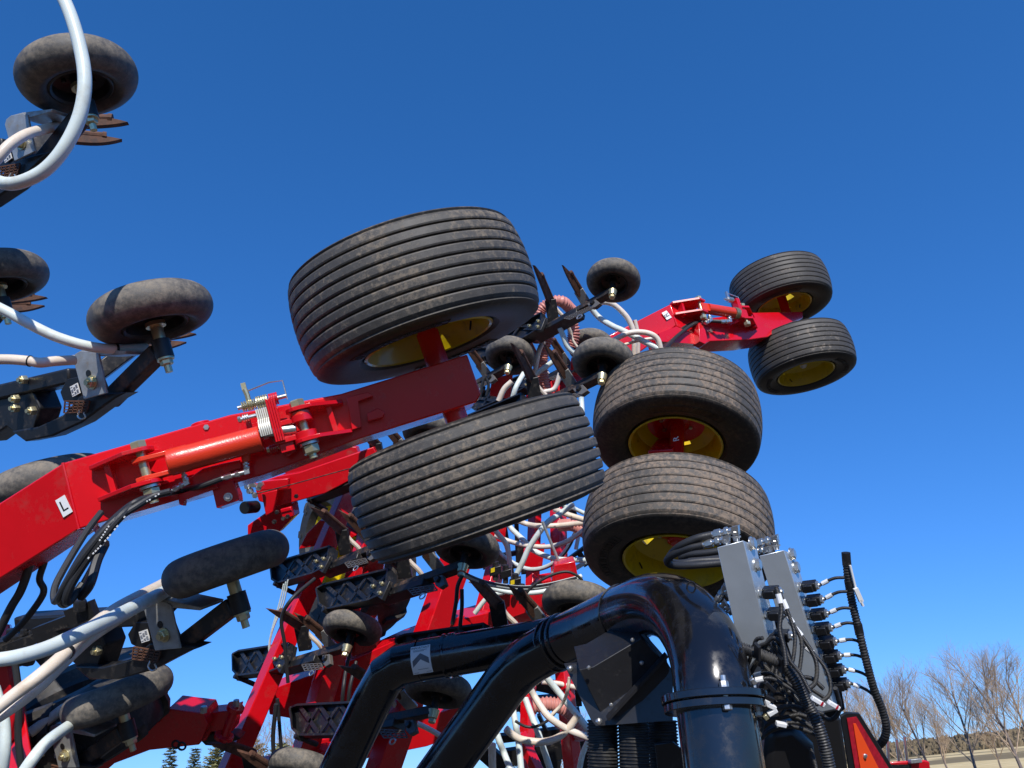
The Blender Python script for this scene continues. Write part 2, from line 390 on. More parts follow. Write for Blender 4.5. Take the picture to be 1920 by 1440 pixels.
# ================================================================== L : near caster arm with twin wheels
C1 = EYE + cw(-.421, .359, 3.371); C2 = EYE + cw(-.148, -.397, 3.277)
FL = Frame((C1 + C2) / 2, cw(1, .32, .25), NL)
L = thing('caster_wheel_arm', 'near red box beam arm with L sticker, orange cylinder and two big ribbed tyres', 'caster arm', FL, 'caster wheel arms')
big_wheel(L, C1, NL, TY1, .6, label='upper wheel with its yellow rim showing from below')
big_wheel(L, C2, NL, TY1, 2.1, label='lower wheel seen tread on')
YF = -.11
q = lambda x, y, yy=YF: FL.q(x, y, yy)
def ext(mb, pts, y0, y1, fr=FL): return mb.prism([fr.q(a, b, y0) for a, b in pts], (0, y1 - y0, 0))
tl = q(118, 868); bl = q(148, 992)
m = MB(); ext(m, [(118, 868), (180, 850), (430, 778), (640, 738), (876, 664), (902, 738), (893, 754), (672, 823), (494, 890), (148, 992)], YF, .10)
part(L, 'beam', m, RED, bevel=.006)
# left, angled end of the beam
dA = (bl + tl) / 2
PA = FL.M @ dA; dcam = (PA - EYE).dot(CF)
a0 = FL.I @ P(-110, 1012, dcam * 1.02); a1 = FL.I @ P(-90, 1142, dcam * 1.02)
back = V((0, .21, 0)); b2 = V((.05, .21, 0))
m = MB(); m.add([tl, bl, bl + back, tl + back, a0, a1, a1 + b2, a0 + b2], [(0, 1, 5, 4), (1, 2, 6, 5), (2, 3, 7, 6), (3, 0, 4, 7), (4, 5, 6, 7), (0, 3, 2, 1)])
part(L, 'angled_beam', m, RED, bevel=.006)
m = MB(); m.tube([tl + V((0, -.002, 0)), bl + V((0, -.002, 0))], .006, 8); part(L, 'weld_seam', m, RED)
# L sticker on the angled face
fx = (tl - a0).normalized(); fz = (tl - bl); fz = (fz - fx * fz.dot(fx)).normalized(); fn = fx.cross(fz)
if (FL.M.to_3x3() @ fn).dot(EYE - PA) < 0: fn = -fn
def on_face(px, py, off):
    d = FL.I.to_3x3() @ (P(px, py, 1) - EYE); o = FL.I @ EYE
    t = (tl + fn * off - o).dot(fn) / d.dot(fn); return o + d * t
c = on_face(120, 949, .003)
m = MB(); m.box(c, fx, fz, fn, .021, .036, .0012); st = part(L, 'label_plate', m, WHITE)
tm = text_mb('L', c + fn * .0016, fx, fz, .058); part(st, 'letter', tm, INK)
# ribs, ears and pins of the cylinder mounts
p1 = q(272, 880, -.215); p2 = q(570, 800, -.215)
axd = (p2 - p1).normalized()
def ear(x, z, sgn, reach, length):
    pts = []
    for k in range(11):
        a = -math.pi / 2 + math.pi * k / 10
        pts.append((x + sgn * .048 * math.cos(a) , -.215 + .048 * math.sin(a)))
    pts = [(x + sgn * .02, YF), (x + sgn * .046, -.18)][0:0] + pts
    poly = [(x - sgn * length, YF + .0)] + pts + [(x + sgn * .055, YF)]
    return poly
for (p, sg, ln) in ((p1, 1, .20), (p2, -1, .17)):
    slope = axd.z / axd.x
    for dz in (.062, -.062):
        m = MB(); poly = []
        x = p.x
        raw = [(x - sg * ln, YF + .004), (x - sg * ln, YF - .035), (x - sg * .05, -.262)] + [(x + sg * .05 * math.cos(a), -.215 + .05 * math.sin(a)) for a in [(-.5 + k / 8) * math.pi for k in range(1, 9)]] + [(x + sg * .05, YF + .004)]
        for (xx, yy) in raw: poly.append(V((xx, yy, p.z + dz + (xx - x) * slope)))
        m.prism(poly, (0, 0, .016)); part(L, 'hinge_ear', m, RED, bevel=.002)
    xr = p.x - sg * (.135 if sg > 0 else .11)
    m = MB(); m.box(V((xr, YF - .022, p.z + (xr - p.x) * slope + .008)), (1, 0, 0), (0, 1, 0), (0, 0, 1), .010, .036, .07); part(L, 'rib', m, RED)
    m = MB(); m.cyl(p + V((0, 0, -.105)), p + V((0, 0, .10)), .017, 18); pin = part(L, 'hinge_pin', m, ZINCY)
    m = MB(); m.hexa(p + V((0, 0, .082)), (0, 0, 1), .030, .026); part(pin, 'bolt_head', m, ZINCY)
    m = MB(); m.hexa(p + V((0, 0, -.078)), (0, 0, -1), .032, .032); m.cyl(p + V((0, 0, -.105)), p + V((0, 0, -.128)), .016, 12); part(pin, 'nut', m, ZINCY)
    m = MB(); m.cyl(p + V((0, 0, -.064)), p + V((0, 0, -.074)), .037, 24); part(pin, 'washer', m, ZINC)
# cylinder
ca = p1 + axd * .085; cb = q(487, 812, -.215)
m = MB(); ln = (cb - ca).length
m.lathe([(0, 0), (.047, 0), (.0505, .004), (.0505, .07), (.0485, .074), (.0485, ln - .004), (.045, ln), (0, ln)], 40, o=ca, ax=axd); cylo = part(L, 'hydraulic_cylinder', m, ORANGE)
zr = V((0, 0, 1)); zr = (zr - axd * zr.dot(axd)).normalized(); yr = axd.cross(zr)
for s_ in (-1, 1):
    m = MB(); e = p1 + zr * (.036 * s_); pts = [e - axd * .035 + yr * .02, e - axd * .035 - yr * .02, e - yr * .035, e + axd * .05 - yr * .026, e + axd * .09 - yr * .026, e + axd * .09 + yr * .026, e + axd * .05 + yr * .026, e + yr * .035]
    m.prism([x - zr * .009 for x in pts], zr * .018); part(cylo, 'clevis_fork', m, ORANGE, bevel=.003)
m = MB(); m.cyl(cb, p2 - axd * .03, .019, 18); part(cylo, 'rod', m, ZINC)
m = MB()
for s_ in (-1, 1):
    e = p2 + zr * .033 * s_; m.cyl(e - zr * .014, e + zr * .014, .042, 24); m.bar(e - axd * .11, e, zr, .034, .02)
part(cylo, 'rod_end', m, RED, bevel=.002)
m = MB()
for s_ in (-1, 1): m.cyl(p2 + zr * (.052 * s_ - .006), p2 + zr * (.052 * s_ + .006), .040, 24)
part(cylo, 'bushing', m, ORANGE)
for k in range(6):                                          # stack of stroke stops
    c0 = cb + axd * (.006 + .0075 * k); m = MB(); pts = []
    for t in range(13):
        a = R(-115 + 230 * t / 12); pts.append(c0 + zr * (.052 * math.cos(a) ) + yr * (-.052 * math.sin(a) if False else .052 * math.sin(a)))
    for t in range(13):
        a = R(115 - 230 * t / 12); pts.append(c0 + zr * (.030 * math.cos(a)) + yr * (.030 * math.sin(a)))
    rot = lambda v: v
    m.prism(pts, axd * .0052); part(L, 'stop_plate', m, STOPM)
    m = MB(); m.box(c0 + zr * .067 + axd * .003 - yr * -.0, axd, yr, zr, .0026, .020, .022); part(L, 'stop_plate', m, STOPM)
for k in range(4):
    c0 = cb + axd * (.055 + .009 * k); m = MB(); m.box(c0 + zr * .03 - yr * .0, axd, yr, zr, .0038, .034, .085); part(L, 'stop_plate', m, RED, label='red stop plate', bevel=.001)
lk = cb + zr * .115 + axd * .045
m = MB(); m.cyl(lk - axd * .10, lk + axd * .085, .0085, 12); lp = part(L, 'lock_pin', m, ZINC)
m = MB()
for k in range(6): m.lathe([(.012, 0), (.02, .002), (.021, .006), (.012, .008)], 16, o=lk - axd * (.085 - .009 * k), ax=axd)
part(lp, 'spring', m, ZINCY)
m = MB()
for k in range(5): m.lathe([(.010, 0), (.026, 0), (.026, .006), (.010, .006)], 20, o=lk - axd * (.028 - .009 * k), ax=axd, closed=True)
part(lp, 'washers', m, ZINCY)
m = MB()
for k in range(4): m.lathe([(.010, 0), (.024, 0), (.024, .007), (.010, .007)], 20, o=lk + axd * (.020 + .0085 * k), ax=axd, closed=True)
part(lp, 'collar', m, RED)
w0 = lk - axd * .055 + zr * .01
m = MB(); m.tube([w0 - zr * .03, w0 + zr * .03, w0 + zr * .055 - axd * .004], .010, 8); m.box(w0 + zr * .066 - axd * .004, axd, yr, zr, .009, .006, .014); part(lp, 'lever', m, ZINCY)
m = MB(); m.tube([w0 + zr * .045, w0 + zr * .058 + axd * .09, lk + axd * .085 + zr * .062, lk + axd * .085 - zr * .015], .0028, 6); part(lp, 'wire_clip', m, ZINC)
m = MB(); m.hexa(lk - axd * .098 - zr * .045, -axd, .013, .012); m.cyl(lk - axd * .098 - zr * .045, lk - axd * .04 - zr * .045, .009, 10)
for k in range(3): m.lathe([(.008, 0), (.016, 0), (.016, .004), (.008, .004)], 14, o=lk - axd * (.09 - .008 * k) - zr * .045, ax=axd, closed=True)
part(lp, 'bolt', m, ZINC)
# lower little bracket with bolts
b0 = q(505, 842, -.17)
m = MB(); m.box(b0 + axd * .07, axd, yr, zr, .026, .05, .035); m.prism([b0 + zr * .06, b0 + axd * .05 + zr * .05, b0 + axd * .11 + zr * .015, b0 + axd * .10 - zr * .03, b0 + axd * .06 - zr * .05], yr * .01); part(L, 'stop_bracket', m, RED, bevel=.002)
m = MB()
for k in range(4): m.lathe([(.006, 0), (.017, 0), (.017, .006), (.006, .006)], 16, o=b0 + axd * (.0 + .0078 * k) - yr * .02, ax=axd, closed=True)
part(L, 'collar', m, RED)
m = MB(); m.cyl(b0 - axd * .01 - yr * .02, b0 + axd * .044 - yr * .02, .006, 10); m.hexa(b0 - axd * .001 - yr * .02, -axd, .012, .012); m.hexa(b0 + axd * .034 - yr * .02, axd, .012, .012); part(L, 'bolt', m, ZINCY)
# lamp lug on top, lug below
t0 = q(379, 806, -.06)
m = MB(); m.cyl(t0 - V((0, 0, .05)), t0 + V((0, 0, .03)), .036, 28); part(L, 'top_boss', m, RED, bevel=.003)
m = MB(); t1 = q(388, 802, -.10); m.cyl(t1, t1 + V((0, -.006, 0)), .0165, 18); m.hexa(t1 + V((0, -.006, 0)), (0, -1, 0), .012, .010); part(L, 'bolt', m, ZINC)
m = MB(); ext(m, [(395, 905), (433, 892), (446, 922), (448, 938), (406, 953)], -.13, -.02); part(L, 'lower_lug', m, RED, bevel=.003)
m = MB(); t1 = q(428, 932, -.131); m.cyl(t1, t1 + V((0, -.005, 0)), .0165, 18); m.hexa(t1 + V((0, -.005, 0)), (0, -1, 0), .012, .010); part(L, 'bolt', m, ZINC)
m = MB(); ext(m, [(333, 928), (400, 905), (410, 915), (345, 938), (343, 948), (336, 946)], -.155, YF + .01); part(L, 'guide_strip', m, RED, bevel=.002)
m = MB(); ext(m, [(380, 878), (420, 868), (450, 862), (452, 878), (432, 884), (425, 900), (360, 915), (350, 900)], -.135, YF); part(L, 'port_guard', m, RED, bevel=.003)
m = MB(); ext(m, [(688, 775), (708, 765), (722, 772), (718, 782), (690, 790)], -.15, YF); part(L, 'small_lug', m, RED, bevel=.003)
m = MB(); ext(m, [(650, 745), (690, 735), (700, 742), (672, 752), (678, 800), (660, 806)], -.15, YF); part(L, 'gusset', m, RED, bevel=.002)
m = MB(); m.cyl((0, 0, -.26), (0, 0, .26), .05, 24); m.cyl((0, 0, .10), (0, 0, .32), .042, 24); part(L, 'axle', m, RED)
# cylinder port fittings and hoses
def fitting(par, pts, rr=.011, name='hose_fitting', world=False):
    m = MB()
    for a, b in zip(pts, pts[1:]):
        a = V(a); b = V(b); d = (b - a).normalized(); l = (b - a).length
        m.tube([a, b], rr * .78, 12); m.hexa(a.lerp(b, .30), d, rr * 1.12, l * .16); m.hexa(a.lerp(b, .60), d, rr * 1.05, l * .30)
    e1 = (V(pts[1]) - V(pts[0])).normalized(); e2 = (V(pts[2]) - V(pts[1])).normalized(); m.box(pts[1], e2, e1.cross(e2) if e1.cross(e2).length > .01 else (1, 0, 0), e1, rr * .86, rr * .82, rr * .86); return part(par, name, m, ZINC, world=world)
Yh = -.19
fitting(cylo, [q(343, 885, Yh), q(350, 905, Yh), q(322, 920, Yh)])
fitting(cylo, [q(460, 862, Yh), q(463, 884, Yh), q(415, 897, Yh)])
m = MB(); m.cyl(q(461, 852, Yh), q(461, 866, Yh), .019, 16, .015); part(cylo, 'port_cap', m, ORANGE)
def hyd(par, pts, r=.011, world=True, name='hydraulic_hose', mt=None, n=8):
    m = MB(); m.tube(smooth([P(*p) for p in pts], n), r, 10); return part(par, name, m, mt or HYD, world=world)
dq = lambda x, y, yy: ((FL.M @ q(x, y, yy)) - EYE).dot(CF)
d0 = dq(415, 897, Yh)
h1 = hyd(L, [(416, 897, d0), (380, 910, d0 - .01), (330, 922, d0), (270, 935, 2.55), (225, 963, 2.5), (165, 1025, 2.48), (128, 1085, 2.46), (112, 1120, 2.46), (122, 1134, 2.48), (150, 1105, 2.5), (185, 1040, 2.52), (190, 1010, 2.6), (178, 985, 2.75)])
h2 = hyd(L, [(320, 921, 2.56), (290, 930, 2.55), (255, 950, 2.5), (205, 985, 2.44), (155, 1045, 2.4), (122, 1098, 2.4), (104, 1128, 2.42), (102, 1105, 2.45), (118, 1070, 2.5), (160, 1000, 2.62), (190, 960, 2.7)])
h3 = hyd(L, [(255, 945, 2.52), (225, 970, 2.46), (180, 1025, 2.42), (140, 1085, 2.4), (125, 1120, 2.4), (130, 1128, 2.42), (155, 1095, 2.46)], .013)
m = MB(); m.tube(smooth([P(150, 1120, 2.45), P(168, 1095, 2.45), P(182, 1050, 2.5), P(196, 1020, 2.55), P(180, 1042, 2.58)]), .016, 8); part(L, 'hose_sleeve', m, BLKP, world=True)
rs = random.Random(5)
for (x0, y0, x1, y1, d, k0) in ((205, 985, 120, 1100, 2.425, 26), (240, 961, 150, 1060, 2.40, 20), (300, 925, 245, 945, 2.53, 10)):   # white print running along the hoses
    m = MB()
    for k in range(k0):
        t = (k + .2) / k0
        if rs.random() < .3: continue
        a = P(x0 + (x1 - x0) * t, y0 + (y1 - y0) * t + 6 * math.sin(t * 3.1), d - .0115); b = P(x0 + (x1 - x0) * (t + .55 / k0), y0 + (y1 - y0) * (t + .55 / k0) + 6 * math.sin(t * 3.1), d - .0115)
        m.bar(a, b, CF, .0045, .001)
    part(h2, 'printed_marks', m, WHITE, world=True)

# ================================================================== M : twin wheels of the middle caster arm
CM1 = EYE + cw(1.054, -.25, 4.95); CM2 = EYE + cw(.932, -.843, 4.36)
NM = cw(.16, .745, .648).normalized()
FM = Frame((CM1 + CM2) / 2, cw(.8, .2, -.3), NM)
Mm = thing('caster_wheel_arm', 'two dusty ribbed tyres stacked one above the other behind the black elbow', 'caster arm', FM, 'caster wheel arms')
WM[Mm.name] = FM.M
big_wheel(Mm, CM1, NM, TY3, .9, red_disc=True, label='upper wheel with red hub plate in the yellow rim')
big_wheel(Mm, CM2, NM, TY3, 2.4, label='lower wheel behind the valve blocks')
m = MB(); m.cyl((0, 0, -.36), (0, 0, .36), .045, 20); part(Mm, 'axle', m, RED)
m = MB(); m.bar(FM.I @ P(1240, 862, 4.66), FM.I @ P(1290, 790, 6.1), (0, 0, 1), .15, .12); part(Mm, 'beam', m, RED, bevel=.005)
tm = text_mb('R', FM.I @ P(1268, 823, 4.62), FM.I.to_3x3() @ cw(-.2, 1, 0), FM.I.to_3x3() @ cw(-1, -.2, 0), .05); part(Mm, 'paint_pen_mark', tm, WHITE)

# ================================================================== R : far caster arm
CR1 = EYE + cw(2.954, 1.013, 8.492); CR2 = EYE + cw(3.058, .275, 8.144)
FR = Frame((CR1 + CR2) / 2, cw(1, -.02, .6), NF)
Rr_ = thing('caster_wheel_arm', 'far red arm with R sticker against the sky, two clean ribbed tyres', 'caster arm', FR, 'caster wheel arms')
big_wheel(Rr_, CR1, NF, TY5, .4, label='upper wheel'); big_wheel(Rr_, CR2, NF, TY5, 1.9, label='lower wheel')
qr = lambda x, y, yy=-.12: FR.q(x, y, yy)
m = MB(); ext(m, [(1256, 571), (1300, 575), (1318, 598), (1410, 586), (1505, 584), (1506, 596), (1480, 606), (1440, 632), (1405, 637), (1330, 640), (1270, 612)], -.12, .12, FR); part(Rr_, 'beam', m, RED, bevel=.008)
tl2 = qr(1256, 571); bl2 = qr(1268, 610); a0 = FR.I @ P(1120, 640, 7.0); a1 = FR.I @ P(1145, 700, 7.0)
m = MB(); bk = V((0, .24, 0)); m.add([tl2, bl2, bl2 + bk, tl2 + bk, a0, a1, a1 + bk, a0 + bk], [(0, 1, 5, 4), (1, 2, 6, 5), (2, 3, 7, 6), (3, 0, 4, 7), (4, 5, 6, 7), (0, 3, 2, 1)]); part(Rr_, 'angled_beam', m, RED, bevel=.008)
m = MB(); ext(m, [(1268, 612), (1330, 640), (1318, 646), (1240, 640), (1235, 625)], -.13, .05, FR); part(Rr_, 'beam_bottom', m, RED)
fx = (tl2 - a0).normalized(); fz = tl2 - bl2; fz = (fz - fx * fz.dot(fx)).normalized(); fn = fx.cross(fz)
if (FR.M.to_3x3() @ fn).dot(EYE - CR2) < 0: fn = -fn
d = FR.I.to_3x3() @ (P(1250, 591, 1) - EYE); o = FR.I @ EYE; t = (tl2 + fn * .004 - o).dot(fn) / d.dot(fn); c = o + d * t
m = MB(); m.box(c, fx, fz, fn, .03, .042, .0015); st = part(Rr_, 'label_plate', m, WHITE)
part(st, 'letter', text_mb('R', c + fn * .002, fz, -fx, .075), INK)
r1 = qr(1314, 577, -.24); r2 = qr(1396, 590, -.24); ax2 = (r2 - r1).normalized(); z2 = V((0, 0, 1)); z2 = (z2 - ax2 * z2.dot(ax2)).normalized(); y2 = ax2.cross(z2)
for p, sg in ((r1, 1), (r2, -1)):
    for dz in (.062, -.062):
        m = MB(); m.prism([V((p.x - sg * .25, -.10, p.z + dz)), V((p.x - sg * .25, -.15, p.z + dz)), V((p.x - sg * .04, -.29, p.z + dz)), V((p.x + sg * .05, -.27, p.z + dz)), V((p.x + sg * .06, -.10, p.z + dz))], (0, 0, .018)); part(Rr_, 'hinge_ear', m, RED)
    m = MB(); m.box(V((p.x - sg * .17, -.14, p.z)), (1, 0, 0), (0, 1, 0), (0, 0, 1), .012, .05, .075); part(Rr_, 'rib', m, RED)
    m = MB(); m.cyl(p - V((0, 0, .11)), p + V((0, 0, .11)), .02, 14); m.hexa(p + V((0, 0, .09)), (0, 0, 1), .032, .03); m.hexa(p - V((0, 0, .09)), (0, 0, -1), .034, .035); part(Rr_, 'hinge_pin', m, ZINCY)
m = MB(); m.cyl(r1 + ax2 * .08, r2 - ax2 * .16, .052, 24); m.box(r1 + ax2 * .05, ax2, y2, z2, .06, .03, .04); part(Rr_, 'hydraulic_cylinder', m, ORANGE)
for k in range(4):
    m = MB(); m.cyl(r2 - ax2 * (.15 - .014 * k), r2 - ax2 * (.141 - .014 * k), .058, 16); part(Rr_, 'stop_plate', m, ZINCY)
m = MB(); m.box(r2 - ax2 * .07 + z2 * .05, ax2, y2, z2, .022, .035, .11); m.box(r2 - ax2 * .04, ax2, y2, z2, .05, .03, .04); part(Rr_, 'stop_plate', m, RED, label='red stop plate')
m = MB(); lk = r2 - ax2 * .10 + z2 * .15; m.cyl(lk - ax2 * .12, lk + ax2 * .08, .012, 8); m.cyl(lk - ax2 * .07, lk - ax2 * .01, .028, 10); m.bar(lk - ax2 * .07, lk - ax2 * .06 + z2 * .09, y2, .02, .02); m.tube([lk - ax2 * .06 + z2 * .08, lk + ax2 * .09 + z2 * .05, lk + ax2 * .09], .005, 6); part(Rr_, 'lock_pin', m, ZINC)
fitting(Rr_, [qr(1330, 592, -.24), qr(1332, 600, -.24), qr(1322, 606, -.24)], .02)
fitting(Rr_, [qr(1367, 592, -.24), qr(1368, 602, -.24), qr(1350, 603, -.24)], .02)
drr = ((FR.M @ qr(1350, 603, -.24)) - EYE).dot(CF)
hyd(Rr_, [(1352, 603, drr), (1325, 602, drr), (1300, 608, drr - .1), (1270, 630, drr - .3), (1250, 650, drr - .6), (1235, 660, drr - .9)], .018)
hyd(Rr_, [(1322, 607, drr), (1300, 606, drr), (1280, 615, drr - .1), (1258, 640, drr - .3), (1240, 652, drr - .6)], .016)
m = MB(); m.cyl((0, 0, -.2), (0, 0, .36), .05, 16); part(Rr_, 'axle', m, RED)
m = MB(); m.lathe([(0, 0), (.034, 0), (.038, -.02), (.02, -.04), (0, -.04)], 16, o=FR.I @ (CR2 - NF * .075)); part(Rr_, 'hub_cap', m, ZINC)
m = MB(); ext(m, [(1318, 600), (1328, 640), (1322, 645), (1312, 640), (1310, 606)], -.20, -.11, FR); part(Rr_, 'lower_lug', m, RED, bevel=.004)

# ================================================================== seed openers
def small_tyre_mesh():
    Rr, W = .2, .125; m = MB(); pr = [(.098, -.035), (.105, -.045)]
    for k in range(19):
        a = -math.pi / 2 * 1.05 + math.pi * 1.05 * k / 18
        pr.append((Rr - .066 + .066 * math.cos(a) ** .9 if math.cos(a) > 0 else Rr - .066, .0625 * math.sin(a)))
    pr += [(.105, .045), (.098, .035)]
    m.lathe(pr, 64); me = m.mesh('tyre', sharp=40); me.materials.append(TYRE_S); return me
STY = small_tyre_mesh()
m = MB(); m.lathe([(.100, -.040), (.108, -.048), (.102, -.052), (.094, -.044), (.088, -.01), (.05, .004), (.03, .0), (.028, -.035), (0, -.036)], 40)
m.lathe([(.100, .040), (.108, .048), (.102, .052), (.094, .044), (.088, .02), (.05, .01), (0, .012)], 40)
for k in range(5):
    a = k * 1.257; m.hexa((.05 * math.cos(a), .05 * math.sin(a), .0), (0, 0, -1), .008, .012)
SRIM = m.mesh('rim'); SRIM.materials.append(RIMB)
def knife(tip, root, nrm, wd, curve=.03):
    """opener tip: tapering blade with a seed tube along its back"""
    tip = V(tip); root = V(root); d = (tip - root); Ln = d.length; d.normalize(); nrm = V(nrm); nrm = (nrm - d * nrm.dot(d)).normalized(); s = d.cross(nrm)
    m = MB(); pts = []
    N = 8
    up = [root + d * Ln * (i / N) + nrm * (wd * .5 * (1 - (i / N) ** 2.2) + curve * math.sin(math.pi * i / N)) for i in range(N + 1)]
    dn = [root + d * Ln * (i / N) * .98 + nrm * (-wd * .5 * (1 - (i / N) ** 3) + curve * math.sin(math.pi * i / N)) for i in range(N, -1, -1)]
    m.prism([p - s * .013 for p in up + dn], s * .026)
    m.tube([root + nrm * wd * .45, root + d * Ln * .62 + nrm * (wd * .42 + curve * .6)], .017, 10)
    m.tube([root + d * Ln * .62 + nrm * (wd * .42 + curve * .6), root + d * Ln * .70 + nrm * (wd * .38 + curve * .6)], .020, 10)
    return m
def ladder_label(c, X, Z, hx, hz):
    X = V(X).normalized(); Z = V(Z).normalized(); n = X.cross(Z); m = MB()
    for i in range(7):
        for j in range(3):
            if (i * 3 + j) % 4 == 3: continue
            m.box(V(c) + X * hx * (-.7 + .7 * j) + Z * hz * (-.84 + .28 * i), X, Z, n, hx * .26, hz * .05, .0006)
    return m
# --- left wing opener, shaped at the place of the third wheel
O3 = P(285, 587, 2.62); F3 = Frame(O3, XL, NL)
G_L = 'seed openers of the near left wing'
A = thing('seed_opener', 'near left seed opener whose fully visible small tyre sits above the orange cylinder arm', 'seed opener', F3, G_L)
wl = part(A, 'wheel_rim', SRIM, None); part(wl, 'tyre', STY, None)
ql = lambda x, y, yy=0: F3.q(x, y, yy)
m = MB(); m.cyl((0, 0, -.03), (0, 0, -.10), .020, 14); m.cyl((0, 0, -.036), (0, 0, -.05), .033, 16); sp = part(A, 'spindle', m, ZINCY)
m = MB(); m.cyl((0, 0, -.10), (0, 0, -.165), .030, 16); part(sp, 'sleeve', m, BLKS)
m = MB(); m.cyl((0, 0, -.165), (0, 0, -.172), .028, 16); m.hexa((0, 0, -.172), (0, 0, -1), .021, .018); m.cyl((0, 0, -.19), (0, 0, -.215), .012, 10); part(sp, 'nut', m, ZINCY)
sa = V((-.02, 0, -.135)); se = ql(205, 752)
m = MB(); m.bar(sa, se, (0, 0, 1), .052, .058); part(A, 'wheel_arm', m, RUSTB, bevel=.006)
m = MB(); m.prism([ql(x, y, -.05) for x, y in [(117, 778), (150, 742), (200, 737), (236, 735), (213, 748), (180, 772), (153, 792), (97, 818), (47, 828), (20, 808), (70, 800)]], (0, .06, 0)); part(A, 'lower_link', m, BLKS, bevel=.006)
m = MB(); m.bar(ql(-60, 752, .0), ql(150, 704, .0), (0, 0, 1), .09, .055); part(A, 'upper_link', m, BLKS, bevel=.008)
m = MB(); m.prism([ql(x, y, -.03) for x, y in [(0, 738), (60, 728), (75, 765), (60, 815), (45, 826), (12, 800), (-30, 830), (-60, 800)]], (0, .09, 0)); part(A, 'pivot_plate', m, BLKS, bevel=.006)
m = MB(); m.prism([ql(x, y, -.045) for x, y in [(112, 735), (125, 710), (150, 706), (165, 745), (140, 760), (118, 752)]], (0, .1, 0)); part(A, 'clamp_block', m, BLKP, bevel=.004)
brk = [(137, 674), (140, 664), (150, 658), (174, 658), (184, 662), (200, 737), (157, 749)]
m = MB(); m.prism([ql(x, y, -.075) for x, y in brk], (0, .008, 0)); m.prism([ql(x, y, -.07) for x, y in [(150, 657), (174, 655), (236, 658), (234, 664), (184, 668)]], (0, .10, 0)); br = part(A, 'bracket', m, GALV, bevel=.002)
m = MB(); c = ql(173, 717, -.076); m.cyl(c, c + V((0, -.004, 0)), .024, 18); m.hexa(c + V((0, -.004, 0)), (0, -1, 0), .019, .014); m.cyl(c + V((0, -.018, 0)), c + V((0, -.026, 0)), .010, 12); part(br, 'bolt', m, ZINCY)
m = MB(); c = ql(166, 700, -.0755); m.cyl(c, c + V((0, -.0015, 0)), .012, 14); part(br, 'slot', m, INK)
m = MB(); c = ql(141, 731, -.052); m.box(c, (1, 0, 0), (0, 1, 0), (0, 0, 1), .02, .0015, .019); lb = part(A, 'label', m, WHITE)
part(lb, 'print', ladder_label(c + V((0, -.002, 0)), (1, 0, 0), (0, 0, 1), .018, .016), INKG)
m = MB(); gx = [(122, 752), (168, 752), (162, 772), (120, 774)]
c0, c1, c2, c3 = [ql(x, y, -.06) for x, y in gx]
for i in range(6): m.bar(c0.lerp(c1, i / 5), c3.lerp(c2, i / 5), (0, 1, 0), .004, .0045)
for j in range(5): m.bar(c0.lerp(c3, j / 4), c1.lerp(c2, j / 4), (0, 1, 0), .004, .0045)
part(A, 'perforated_plate', m, RUST)
m = MB(); m.tube(smooth([ql(150, 770, -.07), ql(146, 780, -.075), ql(152, 786, -.075), ql(160, 782, -.07), ql(157, 774, -.07)], 4), .003, 6); part(A, 'pull_ring', m, ZINC)
for (bx, by) in ((33, 748), (33, 765), (64, 770), (48, 700 + 12)):
    m = MB(); c = ql(bx, by, -.05); m.hexa(c, (0, -1, 0), .017, .02); m.cyl(c, c + V((0, -.03, 0)), .008, 8); part(A, 'bolt', m, ZINCY)
IL = F3.I.to_3x3()
m = knife(IL @ cw(.007, -.05, .35), IL @ cw(-.18, -.064, .30), (0, 0, 1), .045, .004); part(A, 'front_knife', m, RUST)
m = knife(IL @ cw(-.09, -.075, .49), IL @ cw(-.257, -.091, .40), (0, 0, 1), .045, -.004); part(A, 'rear_knife', m, RUST)
m = MB(); m.bar(IL @ cw(-.20, -.08, .33), IL @ cw(-.32, -.24, .16), (0, 0, 1), .05, .06); part(A, 'knife_holder', m, BLKS, bevel=.005)
def place(src, px, py, d, label, spin=0, group=None):
    M = src.matrix_world.copy(); Mw = WM[src.name].copy(); Mw.translation = P(px, py, d)
    c = copy_tree(src, Mw); c['label'] = label
    if group: c['group'] = group
    return c
S1 = place(A, 146.5, 144, 2.77, 'topmost near left seed opener behind the long hanging pale hose loop')
S2 = place(A, -8, 519, 3.26, 'near left seed opener cut by the left edge, its small tyre half visible')
S4 = place(A, 426, 1056, 2.50, 'seed opener just below the L sticker beam, its shaded tyre seen edge on')
S5 = place(A, 222, 1304, 2.97, 'lowest near left seed opener in front of the big black lug tyre')
S0 = place(A, 92, 905, 2.80, 'seed opener behind the red L beam, only its dark tyre top visible')

# --- right wing opener, shaped at the place of the small wheel left of the pipes
O10 = P(661, 1178, 5.15); F10 = Frame(O10, XR, NR)
G_R = 'seed openers of the far right wing'
B = thing('seed_opener', 'seed opener left of the black pipes, lit tyre, cross ribbed mount over red tube', 'seed opener', F10, G_R)
wl = part(B, 'wheel_rim', SRIM, None); part(wl, 'tyre', STY, None)
qb = lambda x, y, yy=0: F10.q(x, y, yy)
m = MB(); m.cyl((0, 0, -.03), (0, 0, -.12), .022, 14); m.cyl((0, 0, -.036), (0, 0, -.05), .034, 16); sp = part(B, 'spindle', m, RUSTB)
m = MB(); m.cyl((0, 0, -.12), (0, 0, -.165), .034, 14, .026); m.hexa((0, 0, -.172), (0, 0, -1), .022, .02); part(sp, 'nut', m, ZINCY)
be = qb(532, 1248); bs = V((.0, 0, -.125))
m = MB(); m.bar(bs, be, (0, 0, 1), .06, .052); part(B, 'wheel_arm', m, RUSTB, bevel=.005)
m = MB(); m.bar(be.lerp(bs, .04) + V((0, 0, -.035)), be.lerp(bs, .62) + V((0, 0, -.045)), (0, 0, 1), .10, .05); part(B, 'arm_body', m, BLKS, bevel=.006)
